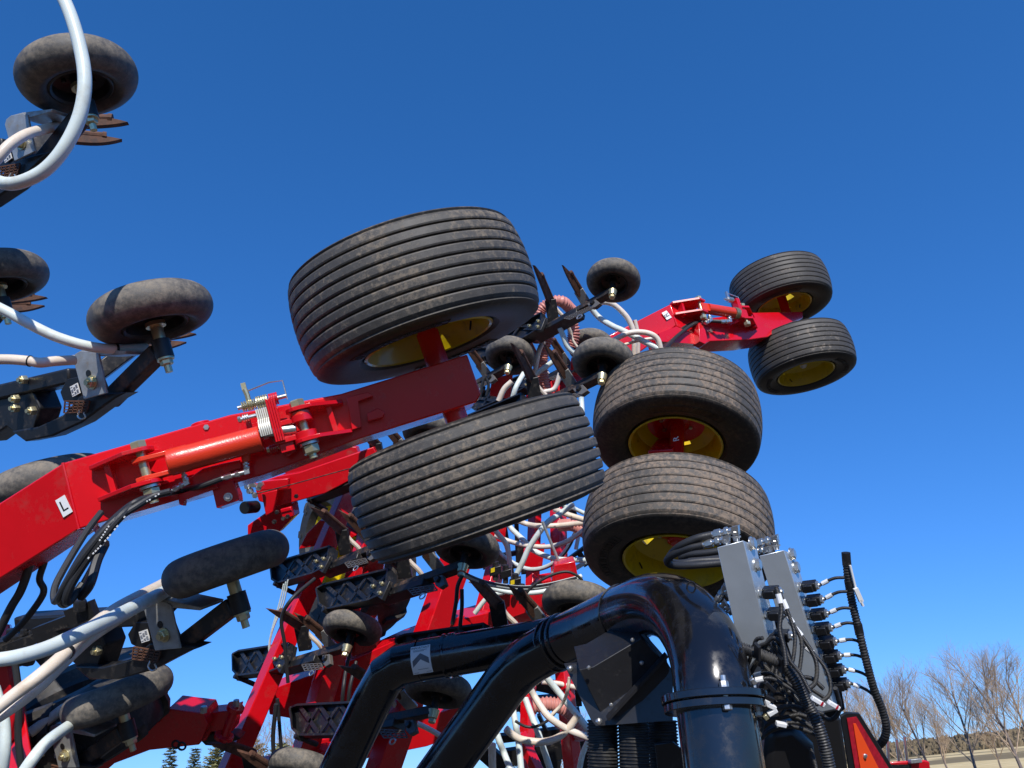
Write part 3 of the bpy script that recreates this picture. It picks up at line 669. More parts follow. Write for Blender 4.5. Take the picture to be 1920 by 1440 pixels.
# cast truss mount
tr = [(440, 1228), (452, 1222), (545, 1208), (536, 1250), (512, 1260), (450, 1268), (441, 1258)]
yb = -.07
T_ = [qb(x, y, yb) for x, y in tr]
m = MB()
for a, b in zip(T_, T_[1:] + T_[:1]): m.bar(a, b, (0, 1, 0), .014, .05)
tops = [T_[1].lerp(T_[2], k / 3) for k in range(4)]; bots = [T_[5].lerp(T_[3], k / 3) for k in range(4)]
for k in range(3): m.bar(tops[k], bots[k + 1], (0, 1, 0), .028, .007); m.bar(bots[k], tops[k + 1], (0, 1, 0), .028, .007)
tm_ = part(B, 'truss_mount', m, BLKS)
m = MB(); m.prism([p + V((0, .02, 0)) for p in T_], (0, .04, 0)); part(tm_, 'back_plate', m, BLKS)
m = MB(); a, b, c = [qb(x, y, yb - .03) for x, y in ((506, 1236), (540, 1228), (524, 1262))]
m.prism([a, b, c], (0, .03, 0)); ear_ = part(B, 'pivot_ear', m, BLKS, bevel=.004)
for (x, y) in ((516, 1236), (529, 1233), (524, 1250)):
    m = MB(); c = qb(x, y, yb - .031); m.hexa(c, (0, -1, 0), .015, .012); m.cyl(c, c + V((0, -.022, 0)), .008, 8); part(B, 'bolt', m, ZINCY)
m = MB(); m.bar(T_[5] + V((0, .0, -.02)), T_[6] + V((-.01, .10, -.0)), (0, 0, 1), .03, .03); m.cyl(T_[5] + V((-.01, -.04, -.01)), T_[5] + V((-.01, .14, -.01)), .018, 10); part(B, 'pivot_pin', m, BLKS)
IB = F10.I.to_3x3(); cb_ = lambda *v: IB @ cw(*v)
m = knife(cb_(-.59, .12, .04), cb_(-.44, -.13, .40), cb_(.3, 1, 0), .065, .012); part(B, 'front_knife', m, RUST)
m = knife(cb_(-.38, .11, -.03), cb_(-.23, -.09, .13), cb_(.5, 1, 0), .055, .004); part(B, 'rear_knife', m, RUST)
m = MB(); m.bar(cb_(-.45, -.10, .38), cb_(-.42, -.28, .40), cb_(1, 0, 0), .05, .09); part(B, 'knife_holder', m, BLKS, bevel=.004)
m = MB(); m.bar(cb_(-.25, -.06, .11), cb_(-.17, -.18, .16), cb_(1, 0, 0), .02, .075); part(B, 'knife_holder', m, GALV, bevel=.003)
m = MB(); m.tube(smooth([cb_(-.44, -.09, .39), cb_(-.40, -.17, .40), cb_(-.33, -.25, .42), cb_(-.28, -.36, .46)]), .016, 8); part(B, 'seed_tube', m, HOSE_C)
m = MB(); gx = [(566, 1246), (602, 1244), (606, 1254), (572, 1258)]
c0, c1, c2, c3 = [qb(x, y, -.06) for x, y in gx]; zz = V((0, .02, 0))
for i in range(6): m.bar(c0.lerp(c1, i / 5), c3.lerp(c2, i / 5), (0, 1, 0), .006, .006)
for j in range(4): m.bar(c0.lerp(c3, j / 3), c1.lerp(c2, j / 3), (0, 1, 0), .006, .006)
part(B, 'perforated_plate', m, DPLATE)
m = MB(); m.prism([qb(x, y, -.05) for x, y in [(604, 1228), (617, 1226), (619, 1244), (610, 1250), (605, 1244)]], (0, .03, 0)); bb = part(B, 'bracket', m, DPLATE, bevel=.003)
m = MB(); c = qb(611, 1235, -.051); m.hexa(c, (0, -1, 0), .02, .02); part(bb, 'bolt', m, BLKS)
m = MB(); rc = qb(584, 1262, -.06); m.tube([rc + V((.026 * math.cos(t * .524), 0, .016 * math.sin(t * .524))) for t in range(13)], .0045, 6); part(B, 'pull_ring', m, ZINC)
for px, py, d, lb in (
    (1150, 526, 5.71, 'highest seed opener of the far wing, its small tyre alone against the sky'),
    (957, 667, 6.1, 'seed opener with small tyre directly beside the underside of the upper near tyre'),
    (1131, 678, 4.95, 'seed opener whose small tyre touches the outline of the upper dusty middle tyre'),
    (1108, 650, 6.6, 'seed opener mostly hidden behind another, only the top of its small tyre showing'),
    (1085, 1132, 4.15, 'seed opener directly above the front black pipe, tyre half lit and half shaded'),
    (875, 1026, 4.6, 'seed opener just below the lower near tyre, mount in front of red tubes'),
    (742, 985, 5.2, 'seed opener hidden by the lower near tyre, knives and mount showing at its left'),
    (808, 812, 5.3, 'seed opener behind the gap between the near tyres, only its ribbed mount visible'),
    (822, 1292, 4.5, 'dark seed opener under the rear black pipe'),
    (565, 1436, 4.7, 'lowest seed opener at the bottom edge, dark tyre left of the pipes')):
    place(B, px, py, d, lb)

# ================================================================== red frames
F_R = Frame(P(640, 1250, 5.3), XR, NR)
WF = thing('folding_wing_frame', 'red welded wing frame of slanting box tubes behind the openers, lower middle', 'machine frame', F_R)
def post(par, pts, hx, hy, mt=RED, name='frame_tube', fr=F_R, up=None):
    m = MB(); P_ = [P(*p) for p in pts]; d = (P_[1] - P_[0]).normalized()
    X = fr.X - d * fr.X.dot(d); X.normalize(); Y = d.cross(X)
    m.box((P_[0] + P_[1]) / 2, X, Y, d, hx, hy, (P_[1] - P_[0]).length / 2)
    return part(par, name, m, mt, world=True, bevel=.007)
post(WF, [(425, 1460, 5.15), (664, 900, 6.3)], .058, .066)
post(WF, [(556, 1460, 5.3), (716, 930, 5.9)], .064, .072)
post(WF, [(712, 1460, 4.85), (862, 1030, 5.3)], .075, .085)
post(WF, [(885, 1240, 5.6), (930, 1060, 6.0)], .05, .06)
post(WF, [(985, 1470, 5.8), (1003, 960, 7.0)], .045, .045)
post(WF, [(1077, 1470, 5.2), (1055, 1240, 5.5)], .045, .05)
post(WF, [(1050, 1120, 6.6), (1046, 940, 7.0)], .06, .05)
post(WF, [(1010, 1450, 5.6), (975, 1375, 5.7)], .03, .04)
def slab(par, pts, d, th, mt=RED, name='cross_tube', bevel=.006):
    """plate or tube whose face is the outline pts at depth d (or per-point depth), th deep"""
    m = MB(); pp = [P(x, y, (d if not isinstance(d, (list, tuple)) else d[i])) for i, (x, y) in enumerate(pts)]
    m.prism(pp, CF * th); return part(par, name, m, mt, world=True, bevel=bevel)
slab(WF, [(500, 1296), (659, 1238), (752, 1196), (850, 1160), (985, 1122), (1012, 1090), (1080, 1078), (1090, 1130), (1000, 1190), (800, 1262), (640, 1322), (560, 1350), (505, 1340)], 6.0, .22)
slab(WF, [(560, 1395), (640, 1380), (830, 1335), (960, 1290), (965, 1340), (800, 1400), (600, 1440), (550, 1450)], 5.95, .2)
slab(WF, [(380, 1480), (470, 1440), (640, 1402), (650, 1420), (560, 1470), (400, 1500)], 5.3, .15)
for pts in ([(652, 1175), (700, 1165), (706, 1215), (660, 1232)], [(1040, 1060), (1078, 1052), (1084, 1082), (1034, 1092)]):
    slab(WF, pts, 5.2, .16, name='gusset')
slab(WF, [(600, 975), (640, 985), (668, 1004), (655, 1012), (560, 1030), (575, 1000)], 6.2, .1, name='gusset')
slab(WF, [(870, 1160), (920, 1148), (930, 1110), (955, 1105), (985, 1122), (985, 1150), (900, 1180)], 5.6, .1, name='gusset')
for (x, y, d) in ((700, 1070, 5.3), (930, 1000, 6.2), (1000, 1050, 6.6), (1090, 690, 6.5), (940, 730, 6.2)):
    slab(WF, [(x - 18, y - 20), (x + 22, y - 30), (x + 16, y + 18), (x - 22, y + 12)], d, .05, name='gusset')
slab(WF, [(900, 800), (1000, 735), (1075, 690), (1125, 655), (1160, 640), (1200, 650), (1140, 700), (1010, 800), (900, 900)], [6.3, 6.5, 6.8, 7.1, 7.2, 7.2, 6.8, 6.5, 6.3], .2, RED_D, name='wing_beam')
# upper red tow arm with lock
TA = thing('latch_link', 'short red arm with black round cap and latch just under the near beam', 'machine arm', Matrix.Translation(P(560, 930, 5.6)))
slab(TA, [(476, 908), (520, 893), (560, 886), (700, 838), (715, 870), (610, 925), (520, 950), (485, 940)], 5.6, .16, RED, 'box_tube')
slab(TA, [(464, 985), (500, 960), (530, 935), (548, 945), (552, 968), (520, 1000), (464, 1005)], 5.7, .15, RED, 'lower_tube')
slab(TA, [(520, 880), (600, 832), (668, 838), (672, 850), (560, 900)], 5.9, .1, RED_D, 'side_tube')
m = MB(); m.cyl(P(458, 952, 5.5), P(480, 950, 5.62), .045, 24); part(TA, 'round_cap', m, BLKP, world=True, bevel=.004)
slab(TA, [(488, 903), (540, 897), (540, 916), (486, 920)], 5.5, .06, RED, 'latch_plate')
slab(TA, [(490, 925), (520, 918), (512, 960), (498, 968)], 5.5, .05, RED, 'latch_plate')
slab(TA, [(525, 955), (545, 950), (550, 968), (530, 975)], 5.5, .04, RED, 'latch_plate')
m = MB()
for i, (x, y) in enumerate(((468, 912), (476, 908), (484, 914), (472, 920), (490, 908), (477, 928))): m.hexa(P(x, y, 5.45), -CF + CR * (i % 3 - 1) * .5, .022, .035)
part(TA, 'bolts', m, ZINC, world=True)
m = MB(); m.tube([P(480, 926, 5.4), P(560, 905, 5.4), P(650, 880, 5.4), P(700, 872, 5.4)], .004, 5); part(TA, 'wire_rope', m, RUSTB, world=True)
m = MB()
for (x, y) in ((520, 960), (515, 978), (532, 972), (540, 968), (556, 930)): m.hexa(P(x, y, 5.48), -CF, .016, .02)
part(TA, 'bolts', m, BLKS, world=True)
# lower left arm and posts
LA = thing('pivot_arm', 'shaded red arm at lower left leading to a hinge pin beside a slanting tube', 'machine arm', Matrix.Translation(P(330, 1380, 5.0)))
slab(LA, [(90, 1470), (150, 1405), (299, 1352), (315, 1329), (345, 1333), (381, 1337), (390, 1360), (373, 1397), (280, 1407), (214, 1432), (170, 1470)], 4.9, .22, RED, 'box_tube')
slab(LA, [(378, 1338), (432, 1332), (445, 1328), (436, 1372), (395, 1372), (385, 1390), (368, 1388)], 5.0, .12, RED, 'hinge_plate')
m = MB(); m.cyl(P(440, 1330, 4.95), P(420, 1384, 4.9), .028, 18); m.cyl(P(443, 1324, 4.95), P(440, 1331, 4.95), .055, 20); m.cyl(P(421, 1378, 4.9), P(419, 1384, 4.9), .06, 20); part(LA, 'hinge_pin', m, RED, world=True)
m = MB(); m.hexa(P(443, 1324, 4.95), CU, .022, .04); m.hexa(P(382, 1336, 4.88), CU, .022, .04); part(LA, 'bolts', m, ZINC, world=True)
slab(LA, [(372, 1385), (395, 1375), (440, 1378), (452, 1385), (415, 1400), (385, 1398)], 5.05, .1, BLKS, 'stop_block')
for (x, y) in ((330, 1396), (341, 1399)):
    m = MB(); c = P(x, y, 4.9); m.tube([c + CR * (.024 * math.cos(t * .524)) + CU * (.024 * math.sin(t * .524)) for t in range(13)], .007, 6); part(LA, 'lifting_eye', m, BLKS, world=True)
LP = thing('wing_post', 'red upright tube at the left edge below the pale hoses', 'machine frame', Matrix.Translation(P(20, 1380, 4.2)))
m = MB(); m.add([P(-30, 1175, 4.3), P(18, 1170, 4.3), P(66, 1450, 3.9), P(-30, 1450, 3.9), P(-30, 1175, 4.6), P(22, 1170, 4.6), P(70, 1450, 4.2), P(-30, 1450, 4.2)], [(0, 1, 2, 3), (4, 7, 6, 5), (0, 4, 5, 1), (1, 5, 6, 2), (2, 6, 7, 3), (3, 7, 4, 0)]); part(LP, 'box_tube', m, RED, world=True, bevel=.01)
m = MB(); m.bar(P(-20, 1215, 3.9), P(60, 1190, 4.0), CU, .1, .05); m.bar(P(-20, 1240, 3.9), P(66, 1222, 4.0), CU, .1, .03)
for x in (20, 40, 54): m.hexa(P(x, 1232, 3.95), -CU, .03, .04)
for x in (20, 46, 62): m.hexa(P(x, 1190, 3.95), CU, .02, .03)
part(LP, 'clamp', m, BLKS, world=True)
m = MB(); m.cyl(P(42, 1202, 4.0), P(66, 1192, 4.0), .030, 14); m.cyl(P(66, 1192, 4.0), P(80, 1187, 4.0), .018, 12); m.bar(P(80, 1180, 4.0), P(112, 1168, 4.0), CU, .03, .02); m.bar(P(82, 1192, 4.0), P(114, 1182, 4.0), CU, .03, .02); part(LP, 'yellow_actuator', m, YEL, world=True)
m = MB(); m.bar(P(10, 1218, 3.9), P(190, 1150, 3.9), CU, .06, .05); part(LP, 'guard_rail', m, BLKS, world=True)
m = MB(); m.prism([P(x, y, 4.0) for x, y in [(-30, 1250, ), (24, 1238), (40, 1330), (30, 1385), (-30, 1372)]], CF * -.05); part(LP, 'joint_plate', m, RED_D, world=True, bevel=.006)
m = MB(); m.tube(smooth([P(28, 1240, 3.75), P(36, 1310, 3.72), P(34, 1380, 3.7), P(44, 1470, 3.68)]), .016, 10); part(LP, 'cable', m, HYD, world=True)  # cable added in front of the post for the shadow it casts
m = MB(); m.bar(P(70, 1185, 3.7), P(175, 1145, 3.7), CU, .07, .05); m.bar(P(130, 1158, 3.65), P(178, 1140, 3.65), CU, .05, .08); m.hexa(P(150, 1145, 3.6), CU, .03, .05)
part(LP, 'mounting_arm', m, BLKS, world=True)

# ================================================================== lug tyres far behind
def lug_tyre(px, py, d, n, label, Rr=.56, W=.42, rimm=None):
    c = P(px, py, d); fr = Frame(c, cw(1, .2, .1), n); t = thing('lug_tyre_wheel', label, 'wheel', fr, 'bar lug tyres of the main frame')
    m = MB(); hw = W / 2; m.lathe([(.29, -hw * .7), (.33, -hw), (.44, -hw * 1.05), (.50, -hw * .9), (.525, -hw * .5), (.53, 0), (.525, hw * .5), (.50, hw * .9), (.44, hw * 1.05), (.33, hw), (.29, hw * .7)], 64); ty = part(t, 'tyre', m, TYRE_K)
    me = None
    for k in range(22):
        s_ = 1 if k % 2 else -1; a = 2 * math.pi * k / 22; m = MB(); ring = []
        for (r, z, da) in ((.455, hw * 1.06, .18), (.525, hw * .92, .14), (.558, hw * .55, .08), (.560, 0, 0)):
            ring.append((r, z * s_, a + da))
        for (r0, z0, a0_), (r1_, z1, a1_) in zip(ring, ring[1:]):
            vs = []
            for (r, z, aa) in ((r0, z0, a0_), (r1_, z1, a1_)):
                for da in (-.045, .045):
                    for dr in (0, -.06): vs.append(((r + dr) * math.cos(aa + da), (r + dr) * math.sin(aa + da), z))
            m.add(vs, [(0, 1, 3, 2), (4, 6, 7, 5), (0, 2, 6, 4), (1, 5, 7, 3), (0, 4, 5, 1), (2, 3, 7, 6)])
        part(ty, 'tread_lug', m, TYRE_K)
    m = MB(); m.lathe([(.29, -hw * .7), (.30, -hw * .75), (.27, -hw * .6), (.25, -.02), (.12, .03), (0, .03)], 40); m.lathe([(.29, hw * .7), (.27, hw * .6), (.25, 0), (.12, .05), (0, .05)], 40); part(t, 'rim', m, rimm or YEL)
    return t
lug_tyre(640, 1008, 7.3, cw(-.75, .15, -.62), 'farther lug tyre partly hidden by slanting red tube, left of the lower near tyre')
lug_tyre(672, 1075, 6.5, cw(-.62, .30, -.72), 'black lug tyre with a yellow rim between two ribbed mounts')
lug_tyre(135, 1345, 4.75, cw(-.30, .93, -.05), 'big dark lug tyre in the lower left corner behind a seed opener', rimm=RIMB)  # black on this yellow rim stands in for shade

# ================================================================== air pipes
def pipe(name, label, pts, rad, d_of=None):
    pass
def bend(pts, n=10):
    return smooth(pts, n)
DIA = .22
PF = thing('air_pipe', 'front black glossy air pipe with big elbow turning down into a bolted flange', 'pipe', Matrix.Translation(P(1340, 1300, 2.25)), 'black air pipes')
low = [P(790, 1500, 3.75), P(965, 1256, 3.62)]
m = MB(); m.tube([P(790, 1500, 3.75), P(884, 1370, 3.68), P(952, 1275, 3.63), P(978, 1248, 3.60), P(1000, 1232, 3.56), P(1050, 1204, 3.50)], .110, 48); part(PF, 'lower_pipe', m, BLK, world=True, sharp=13)
ctr = [P(1050, 1204, 3.50), P(1110, 1177, 3.35), P(1172, 1149, 3.12)]
m = MB(); m.tube(ctr, .1125, 48); part(PF, 'upper_pipe', m, BLK, world=True)
for (a, r_) in ((P(1040, 1209, 3.52), .120), (P(1052, 1203, 3.495), .121), (P(1062, 1198, 3.47), .118)):
    m = MB(); d = (P(1110, 1177, 3.35) - P(1040, 1209, 3.52)).normalized(); m.lathe([(.108, -.008), (r_, -.007), (r_ + .002, 0), (r_, .007), (.108, .008)], 48, o=a, ax=d, closed=True); part(PF, 'clamp_band', m, BLK, world=True)
el = smooth([P(1172, 1149, 3.12), P(1225, 1133, 2.87), P(1272, 1146, 2.62), P(1308, 1188, 2.43), P(1328, 1240, 2.31), P(1337, 1292, 2.24), P(1344, 1330, 2.215)], 8)
m = MB(); m.tube(el, .1135, 48); part(PF, 'elbow', m, BLK, world=True, sharp=50)
ve = (P(1360, 1450, 2.13) - P(1337, 1292, 2.24)).normalized()
m = MB(); m.cyl(P(1337, 1292, 2.24), P(1364, 1490, 2.10), .112, 48); part(PF, 'down_pipe', m, BLK, world=True)
wj = MB(); dd = (el[1] - el[0]).normalized(); wj.lathe([(.112, -.004), (.118, 0), (.112, .004)], 48, o=el[0], ax=dd); part(PF, 'weld_seam', wj, BLK, world=True)
fo = P(1338, 1303, 2.235)
for k, (off, rr) in enumerate(((0, .152), (.024, .147))):
    m = MB(); m.lathe([(.10, 0), (rr, 0), (rr, .021), (.10, .021)], 56, o=fo + ve * off, ax=ve, closed=True)
    part(PF, 'flange_ring', m, BLK, world=True, bevel=.002)
u_ = ve.cross(CR).normalized(); v_ = ve.cross(u_)
for k in range(3):
    a = (0, 2.9, 4.5)[k]; c = fo + (u_ * math.cos(a) + v_ * math.sin(a)) * .132
    m = MB(); m.hexa(c, -ve, .013, .018); m.cyl(c + ve * .05, c - ve * .032, .008, 10); m.hexa(c + ve * .044, ve, .013, .014); part(PF, 'bolt', m, ZINC, world=True)
m = MB(); c = P(1296, 1102, 2.50); m.tube([c + CR * (.014 * math.cos(t * .524)) + CU * (.020 * math.sin(t * .524)) for t in range(13)], .003, 6); part(PF, 'lifting_ring', m, BLKS, world=True)
PB = thing('air_pipe', 'rear black air pipe with a white important sticker at its bend', 'pipe', Matrix.Translation(P(800, 1240, 4.0)), 'black air pipes')
m = MB(); m.tube([P(590, 1540, 4.15), P(700, 1310, 4.05), P(726, 1264, 4.02), P(752, 1246, 4.0), P(790, 1238, 3.98)], .105, 44); part(PB, 'lower_pipe', m, BLK, world=True, sharp=13)
m = MB(); m.tube([P(790, 1238, 3.98), P(1020, 1200, 3.9), P(1100, 1180, 3.9)], .103, 44); part(PB, 'upper_pipe', m, BLK, world=True)
dB = (P(1020, 1200, 3.9) - P(790, 1238, 3.98)).normalized()
for x, y in ((838, 1230), (856, 1227), (850, 1228)):
    m = MB(); m.lathe([(.10, -.010), (.110, -.009), (.112, 0), (.110, .009), (.10, .010)], 44, o=P(x, y, 3.97), ax=dB, closed=True); part(PB, 'clamp_band', m, BLK, world=True)
# important sticker, curved on the pipe
def on_pipe(c0, axd_, r, ang, along):
    up_ = (CU - axd_ * CU.dot(axd_)).normalized(); out = axd_.cross(up_)
    if out.dot(CF) > 0: out = -out
    return c0 + axd_ * along + out * (r * math.cos(ang)) + up_ * (r * math.sin(ang))
c0 = P(800, 1236, 3.977)
def patch(a0_, a1_, l0, l1, r, n=8):
    m = MB(); vs = []; fs = []
    for i in range(n + 1):
        a = a0_ + (a1_ - a0_) * i / n; vs += [on_pipe(c0, dB, r, a, l0), on_pipe(c0, dB, r, a, l1)]
    for i in range(n): fs.append((2 * i, 2 * i + 1, 2 * i + 3, 2 * i + 2))
    return m.add(vs, fs)
stk = part(PB, 'sticker', patch(-.35, 1.0, -.052, .052, .1065), WHITE, world=True)
def curved_text(t, lc, ac, size):
    m0 = text_mb(t, (0, 0, 0), (1, 0, 0), (0, 1, 0), size, 0); m = MB()
    m.add([on_pipe(c0, dB, .1078, ac + v.y / .1065, lc + v.x) for v in m0.v], m0.f); return m
part(stk, 'heading', curved_text('IMPORTANT', 0, .88, .0175), INK, world=True)
m = MB()
def strip(mb, lo, hi, n=10):
    (l0, a0), (l1, a1) = lo; (k0, b0), (k1, b1) = hi; vs = []
    for i in range(n + 1):
        t = i / n; vs += [on_pipe(c0, dB, .1078, a0 + (a1 - a0) * t, l0 + (l1 - l0) * t), on_pipe(c0, dB, .1078, b0 + (b1 - b0) * t, k0 + (k1 - k0) * t)]
    mb.add(vs, [(2 * i, 2 * i + 1, 2 * i + 3, 2 * i + 2) for i in range(n)])
strip(m, ((-.043, .02), (.0, .34)), ((-.043, .30), (.0, .62))); strip(m, ((.0, .34), (.043, .10)), ((.0, .62), (.043, .38)))
part(stk, 'pictogram', m, INKG, world=True)
m = MB()
for a, l0, l1 in ((.76, -.038, .036), (.71, -.036, .02), (-.12, -.02, .034), (-.28, -.045, -.02), (-.28, .02, .045)):
    strip(m, ((l0, a), (l1, a)), ((l0, a + .02), (l1, a + .02)), 2)
part(stk, 'fine_print', m, INKG, world=True)

# ================================================================== black duct box with ribbed hoses
BX = thing('duct_box', 'matt black sheet metal box with dome bolts and a triangular gusset under the elbow', 'metal box', Matrix.Translation(P(1170, 1300, 2.8)))
fl = [(1058, 1247), (1100, 1244), (1205, 1185), (1243, 1228), (1262, 1260), (1262, 1352), (1117, 1362), (1108, 1350)]
dz = [2.92, 2.90, 2.86, 2.80, 2.76, 2.70, 2.78, 2.80]
m = MB(); pf = [P(x, y, d) for (x, y), d in zip(fl, dz)]; m.prism(pf, CF * .02); part(BX, 'flange_plate', m, BLKM, world=True, bevel=.002)
m = MB(); inn = [(1086, 1256), (1112, 1250), (1203, 1196), (1237, 1232), (1252, 1262), (1250, 1338), (1130, 1346)]
m.prism([P(x, y, 2.80) for x, y in inn], CF * .25); part(BX, 'box_body', m, BLKM, world=True, bevel=.003)
m = MB(); m.prism([P(1136, 1342, 2.765), P(1140, 1344, 2.765), P(1250, 1226, 2.775), P(1246, 1222, 2.775)], CF * -.035); part(BX, 'gusset_rib', m, BLKM, world=True)
m = MB(); m.prism([P(1140, 1343, 2.775), P(1248, 1226, 2.785), P(1256, 1262, 2.765), P(1254, 1340, 2.755)], CF * .02); part(BX, 'side_panel', m, BLKM, world=True, bevel=.001)
for x, y in ((1069, 1254), (1123, 1353), (1230, 1346)):
    m = MB(); c = P(x, y, 2.76 if y > 1300 else 2.88); m.lathe([(0, .010), (.007, .009), (.012, .004), (.013, 0)], 16, o=c, ax=-CF); part(BX, 'bolt', m, ZINC, world=True)
for x, y in ((1203, 1243), (1186, 1200), (1146, 1322), (1104, 1252)):
    m = MB(); c = P(x, y, 2.77); m.lathe([(0, .006), (.006, .004), (.008, 0)], 12, o=c, ax=-CF); part(BX, 'rivet', m, ZINC, world=True)
for i, (x0, x1, d) in enumerate(((1130, 1133, 2.9), (1187, 1193, 2.85), (1241, 1250, 3.0))):
    m = MB(); m.tube([P(x0, 1350, d), P(x1, 1520, d - .12)], .060, 36, corr=.0115, depth=.90)
    single('ribbed_duct', m, CORR_B, ['left of the three black ribbed ducts hanging under the black box', 'middle black ribbed duct hanging under the black box', 'right black ribbed duct beside the vertical pipe'][i], 'duct', 'black ribbed ducts', sharp=60)
m = MB(); m.prism([P(x, y, 2.5) for x, y in [(1228, 1396), (1262, 1392), (1282, 1408), (1290, 1500), (1240, 1500)]], CF * .012); single('angle_bracket', m, BLKS, 'black sheet bracket in front of the ribbed ducts at the bottom edge', 'bracket', bevel=.002)
# tank bodies behind harness
m = MB(); m.prism([P(x, y, 3.0) for x, y in [(1400, 1340), (1440, 1330), (1500, 1335), (1578, 1345), (1600, 1500), (1430, 1500)]], CF * .35); single('control_box', m, BLKP, 'black plastic housing low behind the wiring loom', 'box', bevel=.015)
m = MB(); m.prism([P(x, y, 2.8) for x, y in [(1440, 1372), (1490, 1362), (1530, 1400), (1545, 1500), (1430, 1500)]], CF * .2); single('tank_shell', m, BLKP, 'rounded black shell at the bottom edge right of the vertical pipe', 'tank', bevel=.03)
m = MB(); m.prism([P(x, y, 2.72) for x, y in [(1420, 1180), (1500, 1150), (1560, 1190), (1585, 1330), (1560, 1350), (1430, 1345)]], CF * .10); single('mounting_plate', m, BLKS, 'dark plate that carries the valve blocks behind the cables', 'plate', bevel=.003)

# ================================================================== valve blocks
def valve_block(o, label, d, face, rgt, plugs, sols, back=()):
    t = thing('valve_block', label, 'valve block', Matrix.Translation(P(face[0][0], face[0][1], d)), 'hydraulic valve blocks')
    m = MB(); f = [P(x, y, d) for x, y in face]; r = [P(x, y, d + .09) for x, y in rgt]      # f: tl tr br bl ; r: back right top, bottom
    tlb = f[0] + (r[0] - f[1]); blb = f[3] + (r[1] - f[2])
    m.add([f[0], f[1], f[2], f[3], tlb, r[0], r[1], blb], [(0, 1, 2, 3), (4, 7, 6, 5), (0, 4, 5, 1), (1, 5, 6, 2), (2, 6, 7, 3), (3, 7, 4, 0)])
    part(t, 'block', m, ALU, world=True, bevel=.0025)
    nr = (f[2] - f[1]).cross(r[0] - f[1]).normalized()
    if nr.dot(CR) < 0: nr = -nr
    up = (f[1] - f[2]).normalized(); wd = (r[0] - f[1]).normalized(); wd = (wd - up * wd.dot(up)).normalized()
    Lr = (f[1] - f[2]).length; Wd = (r[0] - f[1]).length
    for a in plugs:
        c = f[1] - up * Lr * a + wd * Wd * .5; m = MB(); m.cyl(c, c + nr * .004, .023, 20); m.hexa(c + nr * .004, nr, .019, .012); part(t, 'plug', m, ZINC, world=True)
    for a in sols:
        c = f[1] - up * Lr * a + wd * Wd * .3
        m = MB(); m.cyl(c, c + nr * .014, .015, 14); m.hexa(c + nr * .002, nr, .018, .008); ct = part(t, 'cartridge', m, ZINC, world=True)
        m = MB(); m.box(c + nr * .036, nr, up, wd, .024, .0155, .020); m.box(c + nr * .036 - wd * .024, nr, up, wd, .016, .013, .008)
        part(t, 'solenoid', m, BLKP, world=True, bevel=.003)
        m = MB(); m.hexa(c + nr * .060, nr, .0145, .009); m.cyl(c + nr * .066, c + nr * .074, .007, 10); part(t, 'solenoid_nut', m, ZINC, world=True)
    return t, f, r, nr, up, wd, Lr, Wd
v1 = valve_block(None, 'left bright aluminium valve block, taller in view, hoses looping from its top', 2.42, [(1344, 1026), (1394, 1013), (1440, 1205), (1396, 1262)], [(1418, 1024), (1464, 1212)], (.09, .30), (.55, .76, .98))
v2 = valve_block(None, 'right aluminium valve block standing behind the left one, eight solenoids on its right side', 2.66, [(1423, 1042), (1470, 1031), (1564, 1330), (1518, 1340)], [(1490, 1040), (1582, 1330)], (.065, .15), (.26, .348, .436, .524, .612, .70, .788, .876))
def top_fit(t, pts, hose, rr=.012):
    fitting(t, pts, rr)
    return None
fitting(v1[0], [P(1381, 1014, 2.46), P(1379, 993, 2.46), P(1334, 1003, 2.50)], .0135, world=True)
fitting(v1[0], [P(1361, 1020, 2.46), P(1362, 1010, 2.46), P(1318, 1022, 2.50)], .0125, world=True)
fitting(v2[0], [P(1456, 1030, 2.70), P(1453, 1010, 2.70), P(1416, 1020, 2.74)], .0135, world=True)
fitting(v2[0], [P(1440, 1035, 2.70), P(1440, 1030, 2.70), P(1412, 1034, 2.74)], .012, world=True)
for y in (1105, 1135, 1165, 1195): fitting(v1[0], [P(1372, y + 16, 2.46), P(1358, y - 2, 2.46), P(1342, y + 24, 2.48)], .011, world=True)
HG = 'black hydraulic hoses looping left of the valve blocks'
hs = [([(1334, 1003, 2.50), (1305, 1010, 2.51), (1275, 1024, 2.54), (1258, 1040, 2.6), (1256, 1052, 2.66), (1275, 1056, 2.7), (1310, 1052, 2.72), (1350, 1050, 2.72)], 'uppermost hydraulic hose looping left from the top fitting of the left valve block'),
      ([(1318, 1022, 2.50), (1290, 1028, 2.52), (1262, 1040, 2.56), (1251, 1052, 2.6), (1262, 1060, 2.64), (1300, 1060, 2.68), (1350, 1056, 2.7)], 'lower hydraulic hose looping left from the second top fitting of the left block'),
      ([(1416, 1020, 2.74), (1390, 1026, 2.76), (1330, 1036, 2.8), (1290, 1040, 2.84), (1278, 1046, 2.86), (1300, 1050, 2.88), (1360, 1046, 2.9)], 'hydraulic hose coming from the right valve block top, behind the other loops')]
for pts, lb in hs:
    m = MB(); m.tube(smooth([P(*p) for p in pts], 10), .0125, 12); single('hydraulic_hose', m, HYD, lb, 'hose', HG)
